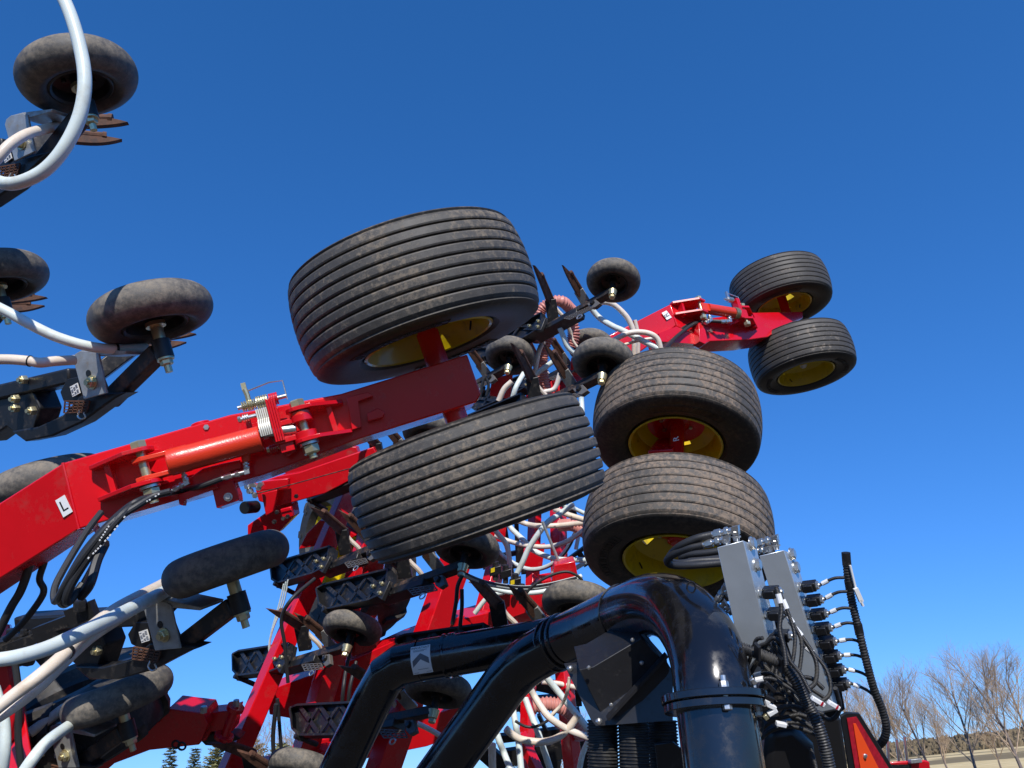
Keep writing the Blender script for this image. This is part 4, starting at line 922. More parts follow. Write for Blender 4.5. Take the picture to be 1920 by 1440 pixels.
# wiring loom
LO = thing('wiring_loom', 'black ribbed conduit standing right of the valve blocks with eight branches to the solenoids', 'cable loom', Matrix.Translation(P(1600, 1200, 2.6)))
trunk = smooth([P(*p) for p in [(1587, 1040, 2.62), (1590, 1082, 2.62), (1598, 1130, 2.62), (1610, 1180, 2.61), (1622, 1230, 2.6), (1638, 1290, 2.6), (1654, 1330, 2.6), (1662, 1365, 2.6), (1655, 1390, 2.62), (1635, 1405, 2.7)]], 12)
m = MB(); m.tube(trunk, .0138, 16, corr=.0095, depth=.86); part(LO, 'conduit', m, CORR_B, world=True, sharp=70)
for a_, b_ in ((P(1586, 1036, 2.62), P(1588, 1060, 2.62)), (P(1591, 1088, 2.62), P(1594, 1105, 2.62)), (P(1608, 1170, 2.61), P(1612, 1190, 2.61))):
    m = MB(); m.tube([a_, b_], .0146, 14); part(LO, 'tape_wrap', m, BLKS, world=True)
m = MB(); m.tube(smooth([P(1594, 1060, 2.6), P(1600, 1085, 2.6), P(1605, 1105, 2.6)]), .004, 6); m.bar(P(1604, 1103, 2.59), P(1615, 1128, 2.59), CF, .014, .012); m.bar(P(1613, 1124, 2.59), P(1618, 1136, 2.59), CF, .006, .012); part(LO, 'white_connector', m, WPL, world=True)
bx = [(1584, 1083), (1590, 1109), (1598, 1141), (1607, 1170), (1617, 1205), (1627, 1237), (1636, 1274), (1647, 1311)]
f, r, nr, up, wd, Lr, Wd = v2[1:]
for a, (tx, ty) in zip((.26, .348, .436, .524, .612, .70, .788, .876), bx):
    c = f[1] - up * Lr * a + wd * Wd * .3 + nr * .072; e = P(tx, ty, 2.61); h_ = (e - c)
    pth = smooth([c, c.lerp(e, .30) + CU * .006, c.lerp(e, .62) + CU * .008, e], 10)
    m = MB(); m.tube(pth, .0058, 10, corr=.004, depth=.85); br_ = part(LO, 'branch_conduit', m, CORR_B, world=True, sharp=70)
    m = MB(); m.tube([pth[3], pth[11]], .0078, 10); part(br_, 'white_sleeve', m, WHITE, world=True)
# harness of the left block
LH = thing('wiring_loom', 'tangled black ribbed cables in front of the valve blocks sweeping down to the bottom edge', 'cable loom', Matrix.Translation(P(1480, 1280, 2.3)))
m = MB(); m.tube(smooth([P(*p) for p in [(1386, 1213, 2.30), (1405, 1220, 2.29), (1432, 1230, 2.27), (1465, 1245, 2.25), (1492, 1275, 2.23), (1512, 1315, 2.22), (1530, 1350, 2.20), (1545, 1395, 2.18), (1560, 1460, 2.16)]], 12), .0175, 18, corr=.0075, depth=.85); part(LH, 'conduit', m, CORR_B, world=True, sharp=70)
f1, r1_, n1, u1, w1_, L1, W1 = v1[1:]
ends = [[(1455, 1100), (1465, 1140), (1462, 1180), (1470, 1215), (1474, 1248)], [(1462, 1112), (1478, 1150), (1490, 1190), (1488, 1230), (1480, 1262)], [(1470, 1145), (1490, 1175), (1503, 1205), (1500, 1250), (1492, 1280)],
        [(1480, 1165), (1508, 1200), (1530, 1240), (1528, 1280), (1505, 1296)], [(1500, 1205), (1530, 1230), (1552, 1262), (1556, 1300), (1530, 1322)], [(1440, 1198), (1458, 1215), (1480, 1260), (1498, 1300), (1540, 1318)],
        [(1404, 1268), (1420, 1240), (1445, 1195), (1462, 1192), (1470, 1230)], [(1412, 1268), (1440, 1262), (1468, 1275), (1490, 1290)], [(1414, 1276), (1445, 1272), (1472, 1285), (1500, 1302)],
        [(1435, 1345), (1460, 1328), (1490, 1325), (1515, 1335)], [(1437, 1350), (1470, 1345), (1500, 1340), (1525, 1350)], [(1460, 1358), (1490, 1355), (1520, 1362), (1532, 1375)],
        [(1540, 1340), (1556, 1350), (1570, 1340), (1574, 1320), (1566, 1290)], [(1520, 1400), (1530, 1440), (1535, 1470)], [(1398, 1258), (1410, 1225), (1418, 1200), (1430, 1196)], [(1380, 1250), (1392, 1230), (1412, 1222), (1428, 1210), (1446, 1205)],
        [(1436, 1206), (1452, 1196), (1470, 1212), (1482, 1240), (1500, 1262), (1520, 1300)]]
rr_ = random.Random(11)
for k in range(16):
    x = rr_.uniform(1425, 1510); y = rr_.uniform(1180, 1290); q_ = [(x, y)]
    for j in range(4): x += rr_.uniform(-14, 26); y += rr_.uniform(8, 34); q_.append((x, y))
    ends.append(q_)
for k in range(7):
    y = 1270 + 16 * k; ends.append([(1425, y + 20), (1450, y + rr_.uniform(-12, 4)), (1485, y + rr_.uniform(-16, 6)), (1520, y + rr_.uniform(-4, 14)), (1545, y + 22)])
for k, e in enumerate(ends):
    d0_ = 2.28 + .03 * (k % 4) + (.12 if e[0][0] > 1495 else 0) + (.10 if k > 16 else 0)
    pth = smooth([P(x, y, d0_ - .02 * i) for i, (x, y) in enumerate(e)], 9)
    m = MB(); m.tube(pth, .0062 if k % 3 else .0072, 10, corr=.0042, depth=.85); br_ = part(LH, 'branch_conduit', m, CORR_B, world=True, sharp=70)
    if k in (0, 1, 2, 3, 4, 7, 8, 11): m = MB(); i0 = 3 if k < 5 else 1; m.tube(pth[i0:i0 + 5], .0086, 10); part(br_, 'white_sleeve', m, WHITE, world=True)
for (x0, y0, x1, y1, mt) in ((1522, 1308, 1545, 1322, WHITE), (1553, 1316, 1573, 1328, WHITE), (1434, 1318, 1454, 1328, WPL), (1430, 1312, 1442, 1318, WPL), (1440, 1340, 1456, 1330, WPL), (1432, 1340, 1438, 1348, ZINCY), (1455, 1356, 1474, 1360, WPL), (1420, 1300, 1450, 1312, BLKP), (1434, 1278, 1452, 1296, BLKP), (1408, 1272, 1416, 1282, ZINC)):
    m = MB(); m.bar(P(x0, y0, 2.16), P(x1, y1, 2.16), CF, .012, .016); cn = part(LH, 'connector', m, mt, world=True, bevel=.002)
    if mt is WHITE:
        m = MB(); a = P(x0, y0, 2.148); b = P(x1, y1, 2.148); m.bar(a.lerp(b, .78), a.lerp(b, .92), CF, .0125, .001); part(cn, 'red_band', m, REFR, world=True)
for (x, y) in ((1463, 1245), (1512, 1322), (1420, 1222), (1520, 1338)):
    m = MB(); c = P(x, y, 2.235); m.box(c, CR + CU * .6, CU, CF, .004, .02, .022); part(LH, 'cable_tie', m, BLKP, world=True)

# ================================================================== slow vehicle sign
SG = thing('slow_vehicle_sign', 'red bordered orange triangle sign on a black backing at the bottom right', 'warning sign', Matrix.Translation(P(1620, 1400, 2.5)))
def sp(x, y, d=2.50): return P(x, y, d + (x - 1590) * .0012)
m = MB(); m.prism([sp(1577, 1343), sp(1588, 1337), sp(1612, 1338), sp(1700, 1480), sp(1598, 1480)], CF * .012); part(SG, 'backing', m, BLKP, world=True, bevel=.002)
m = MB(); m.prism([sp(1588, 1347, 2.496), sp(1606, 1344, 2.496), sp(1692, 1480, 2.496), sp(1610, 1480, 2.496)], CF * .002); part(SG, 'red_border', m, REFR, world=True)
m = MB(); m.prism([sp(1600, 1357, 2.492), sp(1605, 1357, 2.492), sp(1668, 1480, 2.492), sp(1620, 1480, 2.492)], CF * .002); part(SG, 'orange_triangle', m, FLUO, world=True)
m = MB(); m.lathe([(0, .004), (.006, .003), (.008, 0)], 14, o=sp(1622, 1418, 2.488), ax=-CF); part(SG, 'rivet', m, ZINC, world=True)

# ================================================================== seed hoses
def hose(pts, mt, label, r=.016, group='pale seed hoses', name='seed_hose', cat='hose', ties=(), seg=14, corr=0):
    p = smooth([P(*q_) for q_ in pts], 12); m = MB(); m.tube(p, r, seg, corr=corr, depth=.82)
    o = single(name, m, mt, label, cat, group, sharp=60)
    for t in ties:
        i = int(t * (len(p) - 2)); m = MB(); m.cyl(p[i], p[i + 1].lerp(p[i], .2) if (p[i + 1] - p[i]).length > .02 else p[i + 1], (r(t) if callable(r) else r) * 1.14, 14)
        ob = part(o, 'cable_tie', m, BLKP, world=True)
    return o
hose([(96, -40, 2.3), (125, 10, 2.28), (148, 80, 2.25), (159, 150, 2.22), (150, 215, 2.2), (122, 275, 2.18), (85, 318, 2.17), (40, 341, 2.17), (5, 343, 2.2), (-28, 325, 2.28), (-40, 290, 2.4)], HOSE_W, 'thick pale hose hanging in a big loop across the topmost small tyre', .0190)
hose([(-30, 320, 2.5), (-4, 296, 2.52), (18, 272, 2.55), (50, 252, 2.62), (85, 242, 2.75), (122, 233, 2.9)], HOSE_C, 'shorter cream hose arching over the topmost bracket at the left edge', .0175)
hose([(-20, 568, 2.5), (20, 588, 2.5), (60, 610, 2.5), (110, 633, 2.52), (170, 650, 2.56), (225, 655, 2.62), (275, 652, 2.7)], HOSE_W, 'pale hose running under the fully visible left small tyre', .0172, ties=(.83,))
hose([(-20, 674, 2.5), (20, 674, 2.5), (55, 677, 2.5), (75, 680, 2.5), (105, 677, 2.53), (140, 675, 2.58)], HOSE_C, 'cream hose with a clamp ending at the left galvanised bracket', .0165, ties=(.42,))
hose([(-30, 1240, 2.3), (30, 1232, 2.35), (90, 1215, 2.45), (150, 1188, 2.6), (210, 1160, 2.85), (265, 1132, 3.2), (325, 1102, 3.7), (360, 1085, 4.0)], HOSE_W, 'thick pale blue hose sweeping up to the edge-on small tyre', lambda t: .021 + .011 * t, 'pale hoses at lower left')
hose([(-30, 1348, 2.5), (20, 1308, 2.55), (70, 1270, 2.6), (115, 1232, 2.7), (165, 1182, 2.9), (225, 1138, 3.2), (305, 1096, 3.7), (340, 1075, 4.0)], HOSE_C, 'upper cream hose crossing the pale blue hose at lower left', lambda t: .020 + .009 * t, 'pale hoses at lower left', ties=(.46,))
hose([(-30, 1362, 2.55), (25, 1326, 2.6), (75, 1286, 2.65), (118, 1243, 2.75), (170, 1195, 2.95), (230, 1155, 3.2), (290, 1118, 3.6)], HOSE_R, 'lower cream hose strapped beside another at lower left', lambda t: .018 + .007 * t, 'pale hoses at lower left')
hose([(165, 1195, 2.44), (190, 1165, 2.46), (215, 1140, 2.5), (250, 1120, 2.55), (275, 1108, 2.6)], HOSE_W, 'thin grey hose rising over the cream hoses', .009)
hose([(30, 1470, 2.55), (60, 1425, 2.58), (90, 1390, 2.65), (128, 1362, 2.8)], HOSE_W, 'short pale hose rising from the bottom edge to the lowest left bracket', .0205)
hose([(2, 1470, 2.6), (9, 1410, 2.6), (9, 1365, 2.62), (4, 1335, 2.64), (-10, 1290, 2.7)], HOSE_W, 'grey hose upright at the very left bottom corner', .018)
hose([(55, 1375, 3.0), (90, 1350, 3.05), (125, 1325, 3.1), (160, 1308, 3.15)], HOSE_C, 'dull grey hose lying under the lowest left small tyre', .02)
G2 = 'seed hoses looping behind the tyres'
for pts, mt, lb, rr in (
    ([(970, 976, 6), (990, 983, 6), (1013, 986, 5.9), (1050, 985, 5.9), (1100, 980, 5.8)], HOSE_C, 'cream hose lying almost level under the lower near tyre right end', .020),
    ([(950, 972, 6.2), (958, 990, 6.2), (982, 1013, 6.1), (1000, 1032, 6.1), (1043, 1048, 6), (1100, 1050, 5.9)], HOSE_W, 'pale hose curving down right to the edge of the lower middle tyre', .021),
    ([(930, 1005, 6.1), (947, 1012, 6.0), (982, 1022, 5.9), (1028, 1025, 5.8), (1065, 1014, 5.7), (1100, 990, 5.6)], HOSE_R, 'red striped hose sagging behind the gap between near and middle tyres', .018),
    ([(1075, 945, 5.6), (1049, 964, 5.6), (1025, 981, 5.5), (994, 1024, 5.5), (979, 1056, 5.5), (964, 1086, 5.5)], HOSE_W, 'pale straight hose slanting down to a yellow tagged sensor', .020),
    ([(920, 985, 5.9), (933, 1000, 5.9), (949, 1021, 5.9), (955, 1050, 5.9), (955, 1080, 5.9)], HOSE_C, 'cream hose bending down beside the small tyre under the near tyre', .020),
    ([(915, 995, 6.4), (930, 1025, 6.4), (949, 1047, 6.4), (990, 1067, 6.3), (1028, 1061, 6.2), (1059, 1035, 6.1), (1082, 993, 6)], HOSE_K, 'black striped hose forming a wide bowl below the red striped one', .018),
    ([(869, 1077, 4.6), (900, 1090, 4.7), (933, 1098, 4.8), (980, 1103, 4.9), (1026, 1098, 5), (1080, 1085, 5.1)], HOSE_K, 'black and white striped hose level above the rear black pipe', .017),
    ([(880, 1088, 5.2), (933, 1106, 5.2), (980, 1112, 5.2), (1030, 1106, 5.2), (1090, 1080, 5.3)], HOSE_W, 'grey hose just below the level black striped one', .016),
    ([(1040, 955, 5.8), (1065, 965, 5.7), (1100, 976, 5.7)], HOSE_C, 'short cream hose touching the lower middle tyre', .021),
    ([(1050, 962, 6.4), (1070, 952, 6.4), (1095, 962, 6.4)], HOSE_W, 'short grey hose arching beside the middle tyres', .018),
    ([(1060, 1078, 6.0), (1080, 1065, 6.0), (1105, 1050, 6.0)], HOSE_K, 'striped hose end rising at the lower middle tyre edge', .018),
    ([(1112, 577, 6.2), (1127, 567, 6.2), (1148, 570, 6.2), (1168, 586, 6.2), (1181, 604, 6.2), (1189, 630, 6.2), (1189, 675, 6.2)], HOSE_R, 'red striped hose arching over from beside the highest small tyre', .022),
    ([(1100, 568, 6.3), (1123, 595, 6.3), (1150, 612, 6.2), (1172, 622, 6.1), (1240, 657, 6)], HOSE_W, 'pale blue hose running straight down right behind the upper middle tyre', .024),
    ([(1140, 648, 6), (1154, 636, 6), (1181, 624, 6), (1212, 624, 6), (1232, 635, 6), (1240, 660, 6)], HOSE_R, 'red striped hose looping just above the upper middle tyre', .022),
    ([(1150, 655, 6.1), (1175, 645, 6.1), (1205, 637, 6.1), (1230, 634, 6.1)], HOSE_C, 'thin cream hose under the loop above the middle tyre', .012),
    ([(1190, 600, 6.3), (1196, 630, 6.3), (1196, 672, 6.3)], HOSE_R, 'upright red striped hose in front of the far red beam', .018),
    ([(1050, 615, 5.9), (1056, 630, 5.9), (1065, 651, 5.9), (1085, 668, 5.9)], HOSE_W, 'pale hose hanging from the highest perforated plate', .021),
    ([(1070, 620, 6.2), (1075, 640, 6.2), (1090, 660, 6.2)], HOSE_C, 'thin cream hose beside the pink ribbed hose', .011),
    ([(1000, 705, 6.2), (1020, 690, 6.2), (1040, 676, 6.2)], HOSE_W, 'short pale hose across the ribbed hose behind the small tyres', .021),
    ([(960, 750, 5.9), (968, 725, 5.9), (982, 700, 6)], HOSE_W, 'pale hose above the left end of the lower near tyre crown', .020),
    ([(935, 752, 5.8), (945, 730, 5.8), (960, 715, 5.8)], HOSE_C, 'cream hose next to two thin black cables', .022),
    ([(1020, 735, 5.8), (1040, 728, 5.8), (1050, 700, 5.8)], HOSE_R, 'striped hose bit above the right end of the lower near tyre', .018),
    ([(1088, 720, 5.6), (1090, 750, 5.6), (1092, 790, 5.5)], HOSE_W, 'grey hose in the gap between near and middle tyres', .020),
    ([(1020, 640, 6.2), (1010, 660, 6.2), (1003, 700, 6.2), (1000, 740, 6.2)], HOSE_R, 'striped hose behind the small tyre beside the near wheel', .020),
    ([(1018, 1262, 5.0), (1045, 1295, 5.0), (1075, 1332, 4.95), (1110, 1376, 4.9)], HOSE_W, 'pale straight hose slanting down to the black box corner', .022),
    ([(990, 1285, 4.9), (1001, 1304, 4.9), (1014, 1325, 4.85), (1031, 1346, 4.8), (1065, 1368, 4.8), (1112, 1386, 4.8)], HOSE_R, 'broad red striped hose between front pipe and black box', .022),
    ([(948, 1366, 4.8), (962, 1378, 4.8), (980, 1387, 4.8), (1014, 1391, 4.8), (1042, 1385, 4.8), (1062, 1370, 4.8), (1085, 1340, 4.8)], HOSE_C, 'cream hose in a smile shaped bow low between pipe and box', .022),
    ([(920, 1340, 5.3), (935, 1386, 5.2), (945, 1412, 5.2), (960, 1450, 5.1)], HOSE_W, 'leftmost pale hose dropping to the bottom edge beside the front pipe', .022),
    ([(962, 1330, 5.2), (967, 1360, 5.1), (972, 1390, 5.1), (978, 1450, 5)], HOSE_W, 'second pale hose dropping to the bottom edge', .021),
    ([(985, 1310, 5.2), (998, 1345, 5.1), (1013, 1386, 5), (1036, 1455, 5)], HOSE_W, 'third pale hose dropping straight to the bottom edge', .021),
    ([(923, 1395, 4.9), (923, 1420, 4.9), (924, 1455, 4.9)], HOSE_C, 'short cream hose end at the bottom edge by the front pipe', .024),
    ([(1068, 1270, 4.8), (1064, 1295, 4.8), (1055, 1318, 4.9), (1035, 1340, 4.9)], HOSE_C, 'thin cream hose curving beside the black box', .011),
    ([(1085, 1452, 5), (1092, 1415, 5), (1105, 1385, 5)], HOSE_W, 'pale hose partly hidden left of the ribbed ducts', .018),
    ([(1016, 1278, 5.4), (1050, 1282, 5.4), (1085, 1290, 5.4)], HOSE_R, 'striped hose crossing level above the black box corner', .018),
    ([(890, 1150, 5.4), (915, 1120, 5.4), (945, 1110, 5.4)], HOSE_W, 'grey hose near the shaded knives', .017),
    ([(880, 905, 6.2), (905, 960, 6.3), (920, 1010, 6.3), (915, 1090, 6.2)], HOSE_W, 'pale hose behind the small tyre below the near wheel', .018),
    ([(1000, 960, 6.8), (1030, 940, 6.8), (1060, 950, 6.8), (1085, 985, 6.8), (1080, 1030, 6.8)], HOSE_W, 'far pale hose arching behind the others', .018),
    ([(700, 1390, 5.3), (740, 1350, 5.3), (790, 1360, 5.3), (860, 1400, 5.3)], HOSE_W, 'grey hose in shadow between the two black pipes', .018)):
    hose(pts, mt, lb, rr, G2)
for pts, r_, lb in (([(1006, 640, 6.3), (1008, 604, 6.2), (1016, 580, 6.2), (1036, 566, 6.2), (1055, 566, 6.2), (1072, 582, 6.3)], .048, 'pink ribbed hose curving up behind the highest seed opener'),
                    ([(1028, 626, 6.4), (1018, 660, 6.4), (1016, 690, 6.4), (1020, 730, 6.4)], .055, 'pink ribbed hose hanging down left of the small tyre pair'),
                    ([(1070, 600, 6.4), (1076, 625, 6.4), (1070, 650, 6.4)], .055, 'pink ribbed hose beside the perforated plate'),
                    ([(1100, 1000, 5.8), (1075, 985, 5.9), (1050, 985, 6.0)], .048, 'pink ribbed hose end beside the lower middle tyre'),
                    ([(1000, 1325, 5.3), (1030, 1320, 5.3), (1062, 1330, 5.3), (1084, 1356, 5.3), (1086, 1385, 5.3)], .05, 'pink ribbed hose arching left of the black box')):
    hose(pts, CORR_P, lb, r_, 'pink ribbed hoses', 'ribbed_hose', 'hose', seg=20, corr=.022)
# dark cables
CG = 'black cables on the far wing'
for pts, r_, lb in (
    ([(982, 1118, 4.9), (1000, 1098, 4.9), (1030, 1080, 4.9), (1060, 1072, 4.9), (1080, 1078, 4.9), (1092, 1088, 4.9)], .009, 'black cable arching over the tyre above the front pipe'),
    ([(848, 1170, 4.4), (855, 1130, 4.4), (858, 1100, 4.4), (866, 1080, 4.4)], .012, 'left of the two black cables hanging in front of the red upright'),
    ([(862, 1180, 4.5), (866, 1140, 4.5), (866, 1105, 4.5)], .012, 'right of the two black cables hanging in front of the red upright'),
    ([(900, 745, 5.3), (906, 715, 5.3), (912, 705, 5.3)], .010, 'left thin black cable beside the upper near beam end'),
    ([(912, 742, 5.3), (916, 722, 5.3), (910, 706, 5.3)], .010, 'right thin black cable beside the upper near beam end'),
    ([(640, 1340, 5.0), (644, 1290, 5.0), (650, 1250, 5.1), (665, 1190, 5.2)], .012, 'black cable hanging beside the middle red tube'),
    ([(652, 1340, 5.0), (656, 1290, 5.0), (668, 1240, 5.1)], .012, 'second black cable hanging beside the middle red tube'),
    ([(515, 1440, 5.0), (512, 1380, 5.0), (518, 1320, 5.0)], .014, 'black cable dropping between the red tubes near the spruces'),
    ([(530, 1440, 5.1), (524, 1360, 5.1), (520, 1310, 5.1)], .012, 'second black cable dropping near the spruces'),
    ([(540, 1280, 5.0), (534, 1210, 5.0), (528, 1160, 5.0), (548, 1122, 5.0), (590, 1085, 5.2)], .012, 'black cable bowed over the left slanting tube'),
    ([(-10, 1200, 3.0), (20, 1140, 3.0), (40, 1105, 3.0), (58, 1050, 3.0), (66, 1000, 3.1)], .016, 'black hose straight down from the near beam at the left edge'),
    ([(10, 1200, 3.1), (45, 1165, 3.1), (75, 1125, 3.1), (82, 1105, 3.1), (74, 1085, 3.1), (84, 1050, 3.1), (90, 1010, 3.2)], .013, 'black hose curving down from the near beam at the left'),
    ([(966, 1352, 5.0), (985, 1362, 5.0), (1005, 1362, 5.0), (1028, 1350, 5.0), (1048, 1328, 5.0)], .009, 'thin black cable bowed between pipe and box')):
    hose(pts, HYD, lb, r_, CG, 'cable', 'cable', seg=8)
for i, (x, c_) in enumerate(((506, 0), (510, 1), (514, 2))):
    hose([(x + 26, 1095 - 4 * i, 5.6), (x + 18, 1130, 5.6), (x + 4 - 3 * i, 1180, 5.6), (x - 2 - 3 * i, 1215, 5.6), (x + 4, 1240, 5.6)], HOSE_W, ['outermost grey wire strand', 'middle grey wire strand', 'innermost grey wire strand'][i] + ' bowing left of the slanting red tube', .006, 'grey wire strands', 'wire_strand', 'cable', seg=6)
m = MB(); m.tube([P(1017, 978, 5.3), P(1055, 1071, 5.3)], .010, 8); single('tie_rod', m, GALV, 'thin grey rod slanting across the hoses', 'rod')
# sensor boxes with yellow tags, and brackets in the middle clutter
for (x, y, d, lb) in ((966, 1092, 5.3, 'black sensor box with yellow tag at the lower end of the pale straight hose'), (929, 1069, 5.4, 'black sensor box with yellow tag beside the small tyre'), (948, 1075, 5.5, 'black sensor box between two others'), (978, 1112, 5.2, 'black sensor box with yellow tag just above the shaded knives')):
    fr = Matrix.Translation(P(x, y, d)); t = thing('flow_sensor', lb, 'sensor', fr, 'seed flow sensors')
    m = MB(); m.box(P(x, y, d), CR + CU * .3, CF, CU, .042, .03, .028); part(t, 'housing', m, BLKP, world=True, bevel=.005)
    m = MB(); m.cyl(P(x, y, d) + CU * .02, P(x, y, d) + CU * .06, .023, 12); m.cyl(P(x, y, d) - CU * .02, P(x, y, d) - CU * .07, .020, 12); part(t, 'hose_socket', m, BLKS, world=True)
    if 'yellow' in lb: m = MB(); m.box(P(x - 5, y, d - .034), CR + CU * .3, CF, CU, .014, .001, .015); part(t, 'tag', m, YLAB, world=True)
CL = thing('hose_rack', 'dark perforated hose rack behind the loops of seed hoses', 'rack', Matrix.Translation(P(990, 1050, 6.6)))
for a, b, w_ in (((925, 1045), (1000, 1030), .04), ((935, 1065), (1005, 1052), .05), ((945, 975), (962, 1085), .035), ((968, 975), (972, 1070), .04), ((985, 1015), (990, 1075), .12), ((905, 1060), (960, 1050), .07), ((1070, 945), (1085, 1000), .06), ((1085, 1035), (1100, 1060), .05), ((1050, 1060), (1105, 1020), .03)):
    m = MB(); m.bar(P(*a, 6.8), P(*b, 6.8), CF, w_, .05); part(CL, 'bar', m, BLKS, world=True)
CL2 = thing('hose_rack', 'dark frame pieces behind the hoses between front pipe and black box', 'rack', Matrix.Translation(P(1010, 1380, 6.2)))
for a, b, w_ in (((930, 1385), (1100, 1365), .06), ((920, 1325), (1090, 1310), .10), ((975, 1325), (1000, 1400), .03), ((1010, 1340), (1025, 1372), .03), ((1040, 1365), (1044, 1400), .06), ((950, 1420), (1060, 1405), .13), ((1000, 1280), (1090, 1300), .10), ((1075, 1330), (1100, 1440), .10), ((900, 1400), (945, 1440), .14), ((985, 1430), (1050, 1440), .14)):
    m = MB(); m.bar(P(*a, 6.3), P(*b, 6.3), CF, w_, .06); part(CL2, 'bar', m, BLKS, world=True)

# ================================================================== ground, field, hill
def noise_ground(name, c1, c2, sc1, c3=None, sc3=.02, rough=.95):
    m = bpy.data.materials.new(name); m.use_nodes = True; nt = m.node_tree; b = nt.nodes['Principled BSDF']; b.inputs['Roughness'].default_value = rough; b.inputs['Specular IOR Level'].default_value = .15
    tc = nt.nodes.new('ShaderNodeTexCoord'); n = nt.nodes.new('ShaderNodeTexNoise'); n.inputs['Scale'].default_value = sc1; n.inputs['Detail'].default_value = 8; n.inputs['Roughness'].default_value = .65
    nt.links.new(tc.outputs['Object'], n.inputs['Vector']); r_ = nt.nodes.new('ShaderNodeValToRGB'); r_.color_ramp.elements[0].position = .38; r_.color_ramp.elements[1].position = .62
    r_.color_ramp.elements[0].color = (*c1, 1); r_.color_ramp.elements[1].color = (*c2, 1); nt.links.new(n.outputs[0], r_.inputs[0]); out = r_.outputs[0]
    if c3:
        n2 = nt.nodes.new('ShaderNodeTexNoise'); n2.inputs['Scale'].default_value = sc3; n2.inputs['Detail'].default_value = 4; nt.links.new(tc.outputs['Object'], n2.inputs['Vector'])
        mp = nt.nodes.new('ShaderNodeMapRange'); mp.inputs[1].default_value = .48; mp.inputs[2].default_value = .56; nt.links.new(n2.outputs[0], mp.inputs[0])
        mx = nt.nodes.new('ShaderNodeMix'); mx.data_type = 'RGBA'; nt.links.new(mp.outputs[0], mx.inputs[0]); nt.links.new(out, mx.inputs[6]); mx.inputs[7].default_value = (*c3, 1); out = mx.outputs[2]
    nt.links.new(out, b.inputs['Base Color']); return m
GRAV = noise_ground('gravel_yard', (.048, .043, .036), (.085, .075, .062), 18)
STRAW = noise_ground('straw_field', (.60, .45, .21), (.78, .60, .31), .5, (.24, .18, .09), .03)
BRUSH = noise_ground('brush_hill', (.08, .068, .036), (.19, .15, .085), .35, (.10, .085, .05), .05)
m = MB(); m.add([(-3000, -3000, 0), (3000, -3000, 0), (3000, 3000, 0), (-3000, 3000, 0)], [(0, 1, 2, 3)]); g = single('ground', m, GRAV, kind='structure')
def azpos(px, D):                                         # ground point D metres off under the picture column px
    d = P(px, 1401 + (1800 - px) * .0875, 1) - EYE; d.z = 0; d.normalize(); return V((EYE.x, EYE.y, 0)) + d * D
m = MB(); vs = []; fs = []; nx, ny = 100, 60
def hgt(x, y):
    t = max(0, min(1, (y - 60) / 110)); side = max(0, min(1, (x - 30) / 140))
    h = .03 + 1.2 * t * side
    return h + .25 * t * noise.noise(V((x * .02, y * .02, 0)))
for j in range(ny + 1):
    for i in range(nx + 1):
        x = -300 + 900 * i / nx; y = 40 + 300 * j / ny; vs.append((x, y, hgt(x, y)))
for j in range(ny):
    for i in range(nx): fs.append((j * (nx + 1) + i, j * (nx + 1) + i + 1, (j + 1) * (nx + 1) + i + 1, (j + 1) * (nx + 1) + i))
m.add(vs, fs); single('field', m, STRAW, kind='structure', sharp=60)
def hh(x, y):
    t = max(0, min(1, (y - 165) / 90)); side = max(0, min(1, (x + 40) / 260))
    return -1.0 + t * t * (3 - 2 * t) * (2.4 + 3.2 * side) + 1.3 * t * noise.noise(V((x * .02, y * .02, 3)))
m = MB(); vs = []; fs = []; nx, ny = 120, 40
for j in range(ny + 1):
    for i in range(nx + 1):
        x = -400 + 1100 * i / nx; y = 160 + 300 * j / ny; vs.append((x, y, hh(x, y)))
for j in range(ny):
    for i in range(nx): fs.append((j * (nx + 1) + i, j * (nx + 1) + i + 1, (j + 1) * (nx + 1) + i + 1, (j + 1) * (nx + 1) + i))
m.add(vs, fs); single('hill', m, BRUSH, kind='structure', sharp=60)
BUSH = mat('brush_twigs', (.17, .13, .075), .9, var=.35, vscale=.06)
rb = random.Random(21); m = MB(); vs = []; fs = []
for k in range(6500):
    x = rb.uniform(20, 300); y = rb.uniform(168, 290); z = hh(x, y)
    if z < .3: continue
    h0 = rb.uniform(.5, 1.9) * (1 + .4 * noise.noise(V((x * .05, y * .05, 9))))
    for q_ in range(6):
        a = rb.uniform(0, 6.28); r0 = rb.uniform(.1, .9); w_ = rb.uniform(.12, .35); b = len(vs); ca, sa_ = math.cos(a), math.sin(a)
        vs += [(x + ca * r0, y + sa_ * r0, z - .2), (x + ca * (r0 + w_ * 2) - sa_ * w_, y + sa_ * (r0 + w_ * 2) + ca * w_, z + h0 * rb.uniform(.5, 1)), (x + ca * r0 * .6 + sa_ * w_, y + sa_ * r0 * .6 - ca * w_, z + h0 * rb.uniform(.6, 1.0))]
        fs.append((b, b + 1, b + 2))
m.add(vs, fs)
me = bpy.data.meshes.new('brush'); me.from_pydata([tuple(v) for v in m.v], [], m.f); me.materials.append(BUSH)
o = bpy.data.objects.new('brush', me); link(o); o['kind'] = 'stuff'

